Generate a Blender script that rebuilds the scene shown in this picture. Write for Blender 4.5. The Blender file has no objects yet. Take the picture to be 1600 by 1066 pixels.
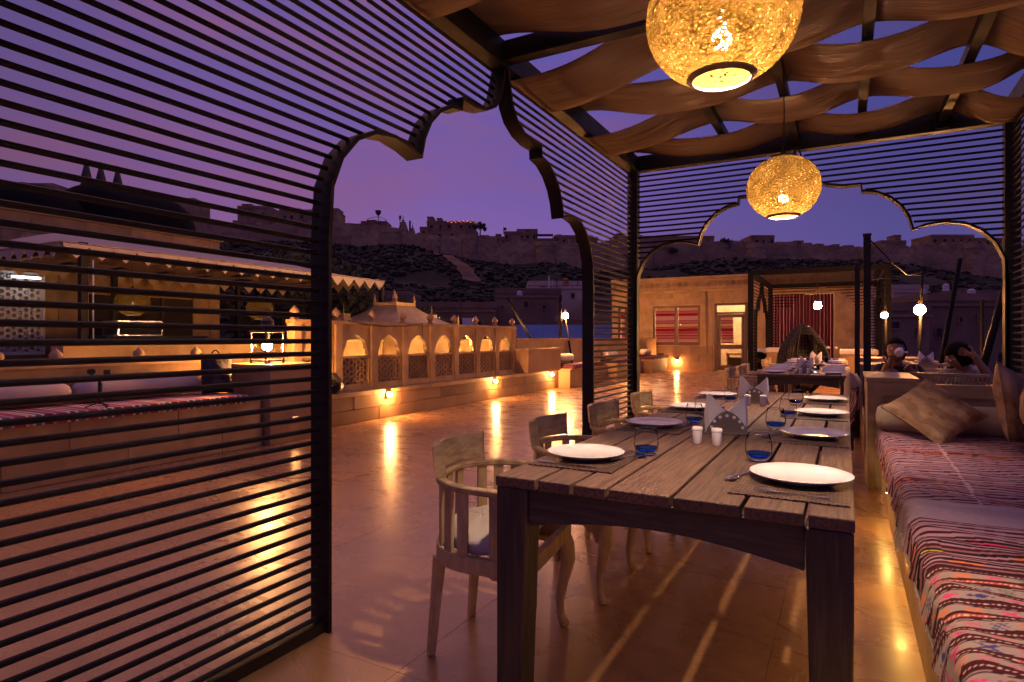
import bpy, math, random
from mathutils import Vector, Matrix
rnd = random.Random(7)
SC = bpy.context.scene
COL = SC.collection

# ------------------------------------------------------------------ camera, world, light
ANG = math.radians(28.7)
cam_d = bpy.data.cameras.new("camera")
cam = bpy.data.objects.new("camera", cam_d); COL.objects.link(cam)
cam.location = (0, 0, 1.2)
cam.rotation_euler = (math.radians(90), 0, ANG)
cam_d.sensor_width = 36; cam_d.lens = 953 / 1600 * 36
cam_d.shift_y = -5 / 1600
cam_d.clip_start = 0.05; cam_d.clip_end = 3000
SC.camera = cam

world = bpy.data.worlds.new("World"); SC.world = world; world.use_nodes = True
wt = world.node_tree; wt.nodes.clear()
def wn(t, **k):
    n = wt.nodes.new(t)
    for a, b in k.items(): setattr(n, a, b)
    return n
ca_w, sa_w = math.cos(ANG), math.sin(ANG)
wout = wn('ShaderNodeOutputWorld'); wbg = wn('ShaderNodeBackground')
wtc = wn('ShaderNodeTexCoord'); wsep = wn('ShaderNodeSeparateXYZ')
wt.links.new(wtc.outputs['Generated'], wsep.inputs[0])
ramp = wn('ShaderNodeValToRGB'); cr = ramp.color_ramp
def srgb(r, g, b):
    f = lambda c: (c / 255 / 12.92) if c / 255 <= .04045 else ((c / 255 + .055) / 1.055) ** 2.4
    return (f(r), f(g), f(b), 1)
SKY = [(0.0, (140, 98, 162)), (.10, (134, 97, 166)), (.22, (118, 90, 164)), (.40, (100, 84, 162)), (.62, (94, 88, 176)), (1.0, (84, 82, 168))]
while len(cr.elements) < len(SKY): cr.elements.new(.5)
for e, (p, c) in zip(cr.elements, SKY): e.position = p; e.color = srgb(*c)
wt.links.new(wsep.outputs['Z'], ramp.inputs[0])
# towards the west (left) the dusk stays rosy, towards the east (right) it deepens to blue
dot = wn('ShaderNodeVectorMath', operation='DOT_PRODUCT'); dot.inputs[1].default_value = (ca_w, sa_w, 0)
wt.links.new(wtc.outputs['Generated'], dot.inputs[0])
mr = wn('ShaderNodeMapRange'); mr.inputs['From Min'].default_value = -1; mr.inputs['From Max'].default_value = 1
wt.links.new(dot.outputs['Value'], mr.inputs['Value'])
rside = wn('ShaderNodeValToRGB'); ce = rside.color_ramp
SIDE = [(-1, (.60,.58,.42)), (-.62, (.84,.80,.60)), (-.42, (1.12,1.0,.82)), (-.10, (1.06,1.06,1.0)), (.12, (.94,.99,.98)), (.32, (.62,.78,.80)), (.52, (.44,.66,.70)), (1, (.30,.5,.58))]
while len(ce.elements) < len(SIDE): ce.elements.new(.5)
for e, (p, c) in zip(ce.elements, SIDE): e.position = (p+1)/2; e.color = tuple(v*.8 for v in c) + (1,)
wt.links.new(mr.outputs[0], rside.inputs[0])
# faint streaks of rosy cloud
mp = wn('ShaderNodeMapping'); mp.inputs['Scale'].default_value = (2.2, 2.2, 9); mp.inputs['Rotation'].default_value = (.25, .1, 0)
wt.links.new(wtc.outputs['Generated'], mp.inputs[0])
nz = wn('ShaderNodeTexNoise'); nz.inputs['Scale'].default_value = 1.6; nz.inputs['Detail'].default_value = 6; nz.inputs['Roughness'].default_value = .6
wt.links.new(mp.outputs[0], nz.inputs['Vector'])
nr = wn('ShaderNodeMapRange'); nr.inputs['From Min'].default_value = .44; nr.inputs['From Max'].default_value = .72
nr.inputs['To Max'].default_value = .8
wt.links.new(nz.outputs['Fac'], nr.inputs['Value'])
mx = wn('ShaderNodeMix', data_type='RGBA'); mx.inputs['B'].default_value = srgb(134, 88, 138)
wt.links.new(nr.outputs[0], mx.inputs['Factor']); wt.links.new(ramp.outputs[0], mx.inputs['A'])
mul = wn('ShaderNodeVectorMath', operation='MULTIPLY')
wt.links.new(mx.outputs['Result'], mul.inputs[0]); wt.links.new(rside.outputs[0], mul.inputs[1])
wt.links.new(mul.outputs[0], wbg.inputs[0]); wbg.inputs[1].default_value = 1.25
wt.links.new(wbg.outputs[0], wout.inputs[0])

# the last rosy light of the west, behind the terrace
sd = bpy.data.lights.new("dusk_glow", 'SUN'); sd.energy = .82; sd.angle = math.radians(100); sd.color = (1, .43, .11)
so = bpy.data.objects.new("dusk_glow", sd); COL.objects.link(so)
so.rotation_euler = (math.radians(32), 0, math.radians(-143))

SC.view_settings.view_transform = 'Standard'; SC.view_settings.look = 'None'
SC.view_settings.gamma = 1; SC.view_settings.use_curve_mapping = False
SC.view_settings.exposure = 0
cy = SC.cycles
cy.use_denoising = True; cy.use_light_tree = True
cy.max_bounces = 7; cy.diffuse_bounces = 3; cy.glossy_bounces = 4; cy.transmission_bounces = 7
cy.sample_clamp_indirect = 3.0; cy.caustics_reflective = False; cy.caustics_refractive = False
cy.blur_glossy = .5

# ------------------------------------------------------------------ helpers
F = 953.; CX = 800.; HY = 528.; CH = 1.2
ca, sa = math.cos(ANG), math.sin(ANG)
def at(px, py, d):
    a = (px - CX) / F; b = -(py - HY) / F
    return Vector(((a * ca - sa) * d, (a * sa + ca) * d, CH + b * d))

class MB:
    def __init__(s): s.v = []; s.f = []
    def add(s, vs, fs):
        n = len(s.v); s.v += [tuple(v) for v in vs]; s.f += [tuple(i + n for i in f) for f in fs]; return s
    def box(s, x0, y0, z0, x1, y1, z1):
        return s.add([(x0,y0,z0),(x1,y0,z0),(x1,y1,z0),(x0,y1,z0),(x0,y0,z1),(x1,y0,z1),(x1,y1,z1),(x0,y1,z1)],
                     [(0,3,2,1),(4,5,6,7),(0,1,5,4),(1,2,6,5),(2,3,7,6),(3,0,4,7)])
    def obox(s, c, size, M=None):
        hx, hy, hz = size[0]/2, size[1]/2, size[2]/2
        vs = [Vector(p) for p in [(-hx,-hy,-hz),(hx,-hy,-hz),(hx,hy,-hz),(-hx,hy,-hz),(-hx,-hy,hz),(hx,-hy,hz),(hx,hy,hz),(-hx,hy,hz)]]
        if M is not None: vs = [M @ v for v in vs]
        c = Vector(c)
        return s.add([v + c for v in vs], [(0,3,2,1),(4,5,6,7),(0,1,5,4),(1,2,6,5),(2,3,7,6),(3,0,4,7)])
    def hexa(s, b, t):
        return s.add(list(b) + list(t), [(0,3,2,1),(4,5,6,7),(0,1,5,4),(1,2,6,5),(2,3,7,6),(3,0,4,7)])
    def bar(s, a, b, w, h=None, up=(0,0,1)):
        a = Vector(a); b = Vector(b); h = h or w
        d = (b - a).normalized(); u = Vector(up)
        if abs(d.dot(u)) > .98: u = Vector((1,0,0))
        x = d.cross(u).normalized(); z = x.cross(d).normalized()
        q = lambda p: [p - x*w/2 - z*h/2, p + x*w/2 - z*h/2, p + x*w/2 + z*h/2, p - x*w/2 + z*h/2]
        return s.add(q(a) + q(b), [(0,1,2,3),(7,6,5,4),(0,4,5,1),(1,5,6,2),(2,6,7,3),(3,7,4,0)])
    def tube(s, pts, r, n=8, cap=True, flat=1.0):
        pts = [Vector(p) for p in pts]; rings = []; px = None
        for i, p in enumerate(pts):
            d = (pts[min(i+1, len(pts)-1)] - pts[max(i-1, 0)]).normalized()
            u = Vector((0,0,1)) if abs(d.z) < .95 else Vector((0,1,0))
            x = d.cross(u).normalized() if px is None else (px - d * px.dot(d)).normalized()
            px = x; y = d.cross(x).normalized()
            rr = r[i] if isinstance(r, (list, tuple)) else r
            rings.append([p + (x*math.cos(2*math.pi*k/n) + y*math.sin(2*math.pi*k/n)*flat)*rr for k in range(n)])
        vs = [v for R_ in rings for v in R_]; fs = []
        for i in range(len(rings)-1):
            for k in range(n):
                fs.append((i*n+k, i*n+(k+1) % n, (i+1)*n+(k+1) % n, (i+1)*n+k))
        if cap: fs.append(tuple(range(n-1, -1, -1))); fs.append(tuple((len(rings)-1)*n+k for k in range(n)))
        return s.add(vs, fs)
    def lathe(s, prof, c=(0,0,0), n=16, M=None, cap=True):
        c = Vector(c); vs = []; fs = []
        for r, z in prof:
            for k in range(n):
                v = Vector((r*math.cos(2*math.pi*k/n), r*math.sin(2*math.pi*k/n), z))
                vs.append((M @ v if M is not None else v) + c)
        for i in range(len(prof)-1):
            for k in range(n):
                fs.append((i*n+k, i*n+(k+1) % n, (i+1)*n+(k+1) % n, (i+1)*n+k))
        if cap and prof[0][0] > 1e-4: fs.append(tuple(range(n-1, -1, -1)))
        if cap and prof[-1][0] > 1e-4: fs.append(tuple((len(prof)-1)*n+k for k in range(n)))
        return s.add(vs, fs)
    def prism(s, poly, fn, t0, t1):      # poly in 2D, fn(u, v, t) -> 3D
        n = len(poly)
        vs = [fn(u, v, t0) for u, v in poly] + [fn(u, v, t1) for u, v in poly]
        return s.add(vs, [tuple(range(n-1, -1, -1)), tuple(range(n, 2*n))] + [(i, (i+1) % n, n+(i+1) % n, n+i) for i in range(n)])
    def ico(s, c, r, sub=1, sq=(1,1,1), jit=0, R=rnd):
        import bmesh
        key = sub
        if key not in MB._ico:
            bm = bmesh.new(); bmesh.ops.create_icosphere(bm, subdivisions=sub, radius=1)
            bm.verts.ensure_lookup_table()
            MB._ico[key] = ([tuple(v.co) for v in bm.verts], [tuple(v.index for v in f.verts) for f in bm.faces]); bm.free()
        vs, fs = MB._ico[key]
        out = []
        for v in vs:
            k = r * (1 + (R.random()-.5)*jit*2)
            out.append((c[0]+v[0]*k*sq[0], c[1]+v[1]*k*sq[1], c[2]+v[2]*k*sq[2]))
        return s.add(out, fs)
    def build(s, name, mat, parent=None, smooth=False, world=False, bevel=0, loc=None, rz=0, label=None, cat=None, group=None, kind=None):
        me = bpy.data.meshes.new(name)
        vs = s.v
        if world and parent is not None:
            l = parent.location; vs = [(v[0]-l.x, v[1]-l.y, v[2]-l.z) for v in vs]
        me.from_pydata(vs, [], s.f); me.update()
        o = bpy.data.objects.new(name, me); COL.objects.link(o)
        if mat: me.materials.append(mat)
        if smooth:
            for p in me.polygons: p.use_smooth = True
            if smooth == 'a': me.set_sharp_from_angle(angle=math.radians(40))
        if parent is not None: o.parent = parent
        if loc is not None: o.location = loc
        o.rotation_euler[2] = rz
        if bevel:
            m = o.modifiers.new("bevel", 'BEVEL'); m.width = bevel; m.segments = 2; m.limit_method = 'ANGLE'
        return tag(o, label, cat, group, kind)
MB._ico = {}
def tag(o, label=None, cat=None, group=None, kind=None):
    if label: o['label'] = label
    if cat: o['category'] = cat
    if group: o['group'] = group
    if kind: o['kind'] = kind
    return o
def thing(name, label, cat, loc=(0,0,0), rz=0, group=None):
    o = bpy.data.objects.new(name, None); COL.objects.link(o); o.empty_display_size = .1
    o.location = loc; o.rotation_euler[2] = rz
    return tag(o, label, cat, group)
KIDS = {}
def dup(root, loc=None, rz=None, label=None, group=None, scale=None):
    def cp(o, par):
        c = o.copy(); COL.objects.link(c)
        if par is not None: c.parent = par
        for ch in list(o.children): cp(ch, c)
        return c
    c = cp(root, None)
    if loc is not None: c.location = loc
    if rz is not None: c.rotation_euler[2] = rz
    if label: c['label'] = label
    if group: c['group'] = group
    if scale: c.scale = scale
    return c
def inst(proto, name, parent, loc, rz=0):   # another object on the same mesh
    o = bpy.data.objects.new(name, proto.data); COL.objects.link(o); o.parent = parent; o.location = loc; o.rotation_euler[2] = rz
    return o

# ------------------------------------------------------------------ materials
def N(nt, t, **k):
    n = nt.nodes.new(t)
    for a, b in k.items():
        if a in n.inputs: n.inputs[a].default_value = b
        else: setattr(n, a, b)
    return n
def L(nt, a, b): nt.links.new(a, b)
def mat(name, c1, c2=None, rough=.6, scale=6, stretch=(1,1,1), bump=.0, bscale=None, metal=0, r2=None, rand=0, spec=.5, c3=None, detail=6, bstretch=None, dist=.02):
    m = bpy.data.materials.new(name); m.use_nodes = True; nt = m.node_tree
    b = nt.nodes['Principled BSDF']
    b.inputs['Roughness'].default_value = rough; b.inputs['Metallic'].default_value = metal
    b.inputs['Specular IOR Level'].default_value = spec
    c2 = c2 or tuple(x*.75 for x in c1)
    tc = N(nt, 'ShaderNodeTexCoord'); mp = N(nt, 'ShaderNodeMapping'); mp.inputs['Scale'].default_value = stretch
    L(nt, tc.outputs['Object'], mp.inputs[0])
    oi = N(nt, 'ShaderNodeObjectInfo')
    add = N(nt, 'ShaderNodeVectorMath', operation='MULTIPLY_ADD'); add.inputs[1].default_value = (17, 13, 7)
    if rand:
        cmb = N(nt, 'ShaderNodeCombineXYZ'); [L(nt, oi.outputs['Random'], cmb.inputs[i]) for i in range(3)]
        L(nt, cmb.outputs[0], add.inputs[0]); L(nt, mp.outputs[0], add.inputs[2]); vec = add.outputs[0]
    else: vec = mp.outputs[0]
    n1 = N(nt, 'ShaderNodeTexNoise', Scale=scale, Detail=detail, Roughness=.62)
    L(nt, vec, n1.inputs['Vector'])
    r = N(nt, 'ShaderNodeValToRGB'); e = r.color_ramp.elements
    e[0].position = .33; e[0].color = (*c2, 1); e[1].position = .68; e[1].color = (*c1, 1)
    if c3: x = r.color_ramp.elements.new(.52); x.color = (*c3, 1)
    L(nt, n1.outputs['Fac'], r.inputs[0]); colr = r.outputs[0]
    if rand:
        hs = N(nt, 'ShaderNodeHueSaturation')
        mrn = N(nt, 'ShaderNodeMapRange'); mrn.inputs['To Min'].default_value = 1-rand; mrn.inputs['To Max'].default_value = 1+rand
        L(nt, oi.outputs['Random'], mrn.inputs['Value']); L(nt, mrn.outputs[0], hs.inputs['Value']); L(nt, colr, hs.inputs['Color']); colr = hs.outputs[0]
    L(nt, colr, b.inputs['Base Color'])
    if r2 is not None:
        n2 = N(nt, 'ShaderNodeTexNoise', Scale=scale*.6, Detail=5); L(nt, vec, n2.inputs['Vector'])
        q = N(nt, 'ShaderNodeMapRange'); q.inputs['From Min'].default_value = .3; q.inputs['From Max'].default_value = .7
        q.inputs['To Min'].default_value = rough; q.inputs['To Max'].default_value = r2
        L(nt, n2.outputs['Fac'], q.inputs['Value']); L(nt, q.outputs[0], b.inputs['Roughness'])
    if bump:
        n3 = N(nt, 'ShaderNodeTexNoise', Scale=bscale or scale*3, Detail=5)
        if bstretch:
            mp2 = N(nt, 'ShaderNodeMapping'); mp2.inputs['Scale'].default_value = bstretch; L(nt, tc.outputs['Object'], mp2.inputs[0]); L(nt, mp2.outputs[0], n3.inputs['Vector'])
        else: L(nt, vec, n3.inputs['Vector'])
        bp = N(nt, 'ShaderNodeBump', Strength=bump, Distance=dist); L(nt, n3.outputs['Fac'], bp.inputs['Height']); L(nt, bp.outputs[0], b.inputs['Normal'])
    return m
def emis(name, col, s):
    m = bpy.data.materials.new(name); m.use_nodes = True; nt = m.node_tree; nt.nodes.clear()
    o = N(nt, 'ShaderNodeOutputMaterial'); e = N(nt, 'ShaderNodeEmission'); e.inputs[0].default_value = (*col, 1); e.inputs[1].default_value = s
    L(nt, e.outputs[0], o.inputs[0]); return m
M = {}
M['floor'] = mat('polished_sandstone', (.46,.255,.105), (.33,.18,.072), rough=.21, r2=.30, scale=1.3, bump=.05, bscale=26, rand=.06, detail=10, dist=.004)
def floor_marks():
    m = M['floor']; nt = m.node_tree; b = nt.nodes['Principled BSDF']; old = b.inputs['Base Color'].links[0].from_socket
    g = N(nt, 'ShaderNodeNewGeometry'); mp = N(nt, 'ShaderNodeMapping'); mp.inputs['Scale'].default_value = (1.0,1.5,1); mp.inputs['Rotation'].default_value = (0,0,.5); L(nt, g.outputs['Position'], mp.inputs[0])
    n = N(nt, 'ShaderNodeTexNoise', Scale=2.2, Detail=12.0, Roughness=.72); n.inputs['Distortion'].default_value = .8; L(nt, mp.outputs[0], n.inputs['Vector'])
    r = N(nt, 'ShaderNodeValToRGB'); e = r.color_ramp.elements; e[0].position = .30; e[0].color = (.62,.58,.55,1); e[1].position = .62; e[1].color = (1.12,1.12,1.1,1); L(nt, n.outputs['Fac'], r.inputs[0])
    n2 = N(nt, 'ShaderNodeTexNoise', Scale=5.0, Detail=4.0); n2.inputs['Distortion'].default_value = 1.5; L(nt, mp.outputs[0], n2.inputs['Vector'])
    r2 = N(nt, 'ShaderNodeValToRGB'); e = r2.color_ramp.elements; e[0].position = .24; e[0].color = (.35,.30,.28,1); e[1].position = .29; e[1].color = (1,1,1,1); L(nt, n2.outputs['Fac'], r2.inputs[0])
    m1 = N(nt, 'ShaderNodeMix', data_type='RGBA', blend_type='MULTIPLY'); m1.inputs['Factor'].default_value = .5; L(nt, old, m1.inputs['A']); L(nt, r.outputs[0], m1.inputs['B'])
    m2 = N(nt, 'ShaderNodeMix', data_type='RGBA', blend_type='MULTIPLY'); m2.inputs['Factor'].default_value = .8; L(nt, m1.outputs['Result'], m2.inputs['A']); L(nt, r2.outputs[0], m2.inputs['B'])
    L(nt, m2.outputs['Result'], b.inputs['Base Color'])
    q = N(nt, 'ShaderNodeMapRange'); q.inputs['From Min'].default_value = .3; q.inputs['From Max'].default_value = .7; q.inputs['To Min'].default_value = .36; q.inputs['To Max'].default_value = .20
    L(nt, n.outputs['Fac'], q.inputs['Value']); L(nt, q.outputs[0], b.inputs['Roughness'])
floor_marks()
M['grout'] = mat('grout', (.20,.14,.10), rough=.8)
M['stone'] = mat('yellow_sandstone', (.52,.34,.14), (.30,.185,.08), rough=.62, scale=2.4, bump=.25, bscale=30, rand=.12, dist=.01)
M['stone_big'] = mat('yellow_sandstone_wall', (.52,.34,.14), (.25,.15,.06), c3=(.44,.28,.115), rough=.7, scale=1.5, bump=.3, bscale=22, dist=.01)
M['stone_dark'] = mat('worn_sandstone', (.36,.225,.11), (.22,.13,.062), rough=.75, scale=1.3, bump=.35, bscale=18, rand=.15, dist=.012)
M['metal'] = mat('black_painted_steel', (.017,.012,.011), (.010,.008,.008), rough=.48, r2=.62, scale=9, bump=.15, bscale=60, spec=.30, dist=.004)
M['matt_black'] = mat('matt_black_steel', (.007,.006,.006), (.005,.004,.004), rough=.7, scale=8, spec=.15)
M['iron'] = mat('dark_iron', (.03,.025,.025), rough=.45, scale=8)
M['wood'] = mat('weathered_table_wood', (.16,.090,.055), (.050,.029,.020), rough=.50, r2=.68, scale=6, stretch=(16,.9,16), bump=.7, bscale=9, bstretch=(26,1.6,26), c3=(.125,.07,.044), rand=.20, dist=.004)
M['wood_leg_shaded'] = mat('weathered_leg_wood_shaded', (.065,.044,.034), (.018,.013,.010), rough=.6, scale=5, stretch=(9,9,.7), bump=.6, bscale=9, bstretch=(16,16,1.2), c3=(.042,.030,.024), dist=.006)  # weathered table wood with the shade on the legs put into its colour
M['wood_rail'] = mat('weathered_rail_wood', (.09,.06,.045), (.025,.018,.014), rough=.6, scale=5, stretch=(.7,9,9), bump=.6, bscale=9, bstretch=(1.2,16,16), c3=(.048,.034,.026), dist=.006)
M['chair'] = mat('limed_teak', (.58,.42,.22), (.34,.235,.115), rough=.6, scale=5, stretch=(6,6,1.1), bump=.3, bscale=10, bstretch=(14,14,2), rand=.08, dist=.005)
M['chair_top'] = mat('limed_teak_crest', (.58,.43,.23), (.28,.19,.09), rough=.6, scale=5, stretch=(6,1.3,6), bump=.3, bscale=10, bstretch=(14,2,14), c3=(.46,.33,.165), rand=.08, dist=.005)
M['cushion'] = mat('grey_canvas', (.52,.48,.44), (.42,.38,.35), rough=.9, scale=3, bump=.35, bscale=9, dist=.02)
M['canvas'] = mat('sand_canvas', (.32,.205,.13), (.25,.155,.10), rough=.92, scale=1.6, stretch=(.5,3,1), bump=.9, bscale=3.2, bstretch=(.7,5,1), dist=.03)
M['canvas_pale'] = mat('pale_canvas', (.52,.42,.35), (.42,.33,.28), rough=.9, scale=1.2, bump=.3, bscale=4, dist=.03)
M['china'] = mat('white_china', (.84,.82,.80), (.82,.80,.78), rough=.10, spec=.6)
M['napkin'] = mat('white_linen', (.80,.78,.76), (.74,.72,.70), rough=.9, scale=12, bump=.2, bscale=40, dist=.004)
M['steel'] = mat('polished_steel', (.62,.60,.60), (.55,.53,.53), rough=.18, metal=1)
M['steel_dark'] = mat('brushed_grey_metal', (.26,.22,.17), (.18,.15,.12), rough=.42, metal=.6)
M['white'] = mat('off_white_paint', (.66,.64,.62), rough=.5)
M['pale'] = mat('pale_plastic', (.60,.60,.66), rough=.5)
M['bolster'] = mat('ecru_cotton', (.60,.50,.40), (.50,.41,.32), rough=.95, scale=4, bump=.45, bscale=7, dist=.03)
M['skin'] = mat('skin', (.30,.15,.09), (.24,.115,.07), rough=.5, scale=6)
M['hair'] = mat('black_hair', (.012,.008,.006), (.006,.004,.003), rough=.85, spec=.1, scale=20, stretch=(1,1,5), bump=.5, bscale=30, dist=.01)
M['black_cloth'] = mat('black_jersey', (.022,.020,.024), rough=.95, scale=6, bump=.3)
M['beige_cloth'] = mat('beige_printed_shirt', (.42,.36,.28), (.22,.18,.14), rough=.95, scale=26)
M['jeans'] = mat('dark_denim', (.05,.05,.08), rough=.95)
M['nylon'] = mat('black_nylon', (.02,.018,.02), rough=.75, scale=8, bump=.4)
M['fort'] = mat('fort_sandstone', (.43,.28,.16), (.20,.12,.08), rough=.95, scale=.22, bump=.8, bscale=.9, dist=.5, rand=.12, detail=9)
M['fort_dark'] = mat('dark_opening', (.035,.025,.025), rough=.8)
M['town'] = mat('town_masonry', (.27,.175,.125), (.16,.10,.075), rough=.95, scale=.5, bump=.5, bscale=4, rand=.2, dist=.05)
M['town_pale'] = mat('town_render', (.60,.46,.37), (.45,.33,.26), rough=.95, scale=.5, rand=.1)
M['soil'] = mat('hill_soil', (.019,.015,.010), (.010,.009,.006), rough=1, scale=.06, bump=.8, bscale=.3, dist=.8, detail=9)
M['slip'] = mat('bare_scree', (.19,.10,.07), (.09,.05,.035), rough=1, scale=.2, bump=.8, bscale=.7, dist=.4, detail=9)
M['ground'] = mat('town_ground', (.14,.10,.07), (.07,.05,.04), rough=1, scale=.08)
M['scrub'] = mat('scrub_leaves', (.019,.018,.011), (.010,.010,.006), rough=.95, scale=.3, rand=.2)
M['leaf'] = mat('tree_leaves', (.07,.075,.035), (.035,.042,.02), rough=.8, scale=2, rand=.2)
M['bark'] = mat('bark', (.10,.07,.05), rough=.95, scale=5)
M['tarp'] = mat('blue_tarpaulin', (.025,.10,.42), (.018,.07,.30), rough=.6, scale=.8, stretch=(1,1,6))
M['tank_orange'] = mat('orange_plastic', (.42,.12,.06), rough=.6)
M['dome'] = mat('dark_tent_roof', (.007,.007,.010), (.004,.004,.006), rough=.95, spec=.1, scale=1.5, bump=.3, bscale=4)
M['wood_door'] = mat('brown_door_wood', (.13,.055,.028), (.07,.03,.016), rough=.45, scale=4, stretch=(8,8,1), bump=.15)
M['bench_wood'] = mat('pale_daybed_wood', (.42,.31,.19), (.29,.21,.12), rough=.55, scale=3, stretch=(1,5,5), bump=.25, bscale=7, bstretch=(1.5,10,10), dist=.006)
M['interior'] = mat('cream_plaster', (.62,.50,.36), rough=.9)
M['wicker'] = mat('black_wicker', (.010,.008,.007), rough=.7)
M['ember'] = emis('small_red_bulb', (1,.12,.05), 3); M['ember2'] = emis('small_gold_bulb', (1,.6,.2), 4)
M['lit_win'] = emis('lit_window', (.85,.95,1), 1.3)
M['lit_win_warm'] = emis('lit_window_warm', (1,.8,.55), 1.3)

def glassmat(name, col, rough=0.0):
    m = bpy.data.materials.new(name); m.use_nodes = True; nt = m.node_tree; nt.nodes.clear()
    o = N(nt, 'ShaderNodeOutputMaterial'); t = N(nt, 'ShaderNodeBsdfTransparent'); g = N(nt, 'ShaderNodeBsdfGlossy'); g.inputs['Roughness'].default_value = .04
    f = N(nt, 'ShaderNodeLayerWeight', Blend=.05); mi = N(nt, 'ShaderNodeMixShader'); t.inputs[0].default_value = (*col, 1)
    L(nt, f.outputs['Facing'] if False else f.outputs['Fresnel'], mi.inputs[0]); L(nt, t.outputs[0], mi.inputs[1]); L(nt, g.outputs[0], mi.inputs[2]); L(nt, mi.outputs[0], o.inputs[0]); return m
M['glass'] = glassmat('clear_glass', (.985,.99,.995)); M['pane'] = glassmat('window_glass', (.85,.83,.82))
m = glassmat('blue_glass', (.13,.36,.92))
M['blue'] = m

def shade_mat():   # pierced brass-coloured lamp shade lit from within
    m = bpy.data.materials.new('woven_gold_shade'); m.use_nodes = True; nt = m.node_tree; nt.nodes.clear()
    o = N(nt, 'ShaderNodeOutputMaterial'); tc = N(nt, 'ShaderNodeTexCoord')
    mp = N(nt, 'ShaderNodeMapping'); mp.inputs['Scale'].default_value = (1,1,1.5); L(nt, tc.outputs['Object'], mp.inputs[0])
    v = N(nt, 'ShaderNodeTexVoronoi', Scale=105.0); L(nt, mp.outputs[0], v.inputs['Vector'])
    n = N(nt, 'ShaderNodeTexNoise', Scale=16.0, Detail=4.0); L(nt, mp.outputs[0], n.inputs['Vector'])
    ma = N(nt, 'ShaderNodeMath', operation='MULTIPLY'); L(nt, v.outputs['Distance'], ma.inputs[0]); L(nt, n.outputs['Fac'], ma.inputs[1])
    r = N(nt, 'ShaderNodeValToRGB'); e = r.color_ramp.elements
    e[0].position = .06; e[0].color = (.95,.60,.17,1); e[1].position = .42; e[1].color = (.16,.085,.012,1)
    x = r.color_ramp.elements.new(.2); x.color = (.62,.36,.07,1)
    L(nt, ma.outputs[0], r.inputs[0])
    tr = N(nt, 'ShaderNodeBsdfTranslucent'); L(nt, r.outputs[0], tr.inputs[0])
    di = N(nt, 'ShaderNodeBsdfDiffuse'); di.inputs[0].default_value = (.06,.033,.008,1)
    bp = N(nt, 'ShaderNodeBump', Strength=.6, Distance=.01); L(nt, ma.outputs[0], bp.inputs['Height'])
    L(nt, bp.outputs[0], di.inputs['Normal'])
    mi = N(nt, 'ShaderNodeMixShader'); mi.inputs[0].default_value = .019; L(nt, di.outputs[0], mi.inputs[1]); L(nt, tr.outputs[0], mi.inputs[2])
    tp = N(nt, 'ShaderNodeBsdfTransparent'); m2 = N(nt, 'ShaderNodeMixShader'); tr_ = N(nt, 'ShaderNodeMapRange'); tr_.inputs['From Min'].default_value = .16; tr_.inputs['From Max'].default_value = .05; tr_.inputs['To Min'].default_value = .0; tr_.inputs['To Max'].default_value = .15; L(nt, ma.outputs[0], tr_.inputs['Value']); L(nt, tr_.outputs[0], m2.inputs[0]); L(nt, mi.outputs[0], m2.inputs[1]); L(nt, tp.outputs[0], m2.inputs[2]); L(nt, m2.outputs[0], o.inputs[0]); return m
M['shade'] = shade_mat()
def weave_mat(name, c1, c2, s=170):
    m = bpy.data.materials.new(name); m.use_nodes = True; nt = m.node_tree; b = nt.nodes['Principled BSDF']; b.inputs['Roughness'].default_value = .55
    tc = N(nt, 'ShaderNodeTexCoord'); w = N(nt, 'ShaderNodeTexBrick', Scale=s); w.offset = .5
    w.inputs['Brick Width'].default_value = 1.3; w.inputs['Row Height'].default_value = .8; w.inputs['Mortar Size'].default_value = .2
    w.inputs['Color1'].default_value = (*c1,1); w.inputs['Color2'].default_value = (*c2,1); w.inputs['Mortar'].default_value = (.01,.007,.005,1)
    L(nt, tc.outputs['Object'], w.inputs[0]); L(nt, w.outputs['Color'], b.inputs['Base Color'])
    bp = N(nt, 'ShaderNodeBump', Strength=1.0, Distance=.006); bp.invert = True; L(nt, w.outputs['Fac'], bp.inputs['Height']); L(nt, bp.outputs[0], b.inputs['Normal'])
    return m
M['mat'] = weave_mat('woven_placemat', (.26,.145,.08), (.13,.072,.042), 62)
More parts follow.
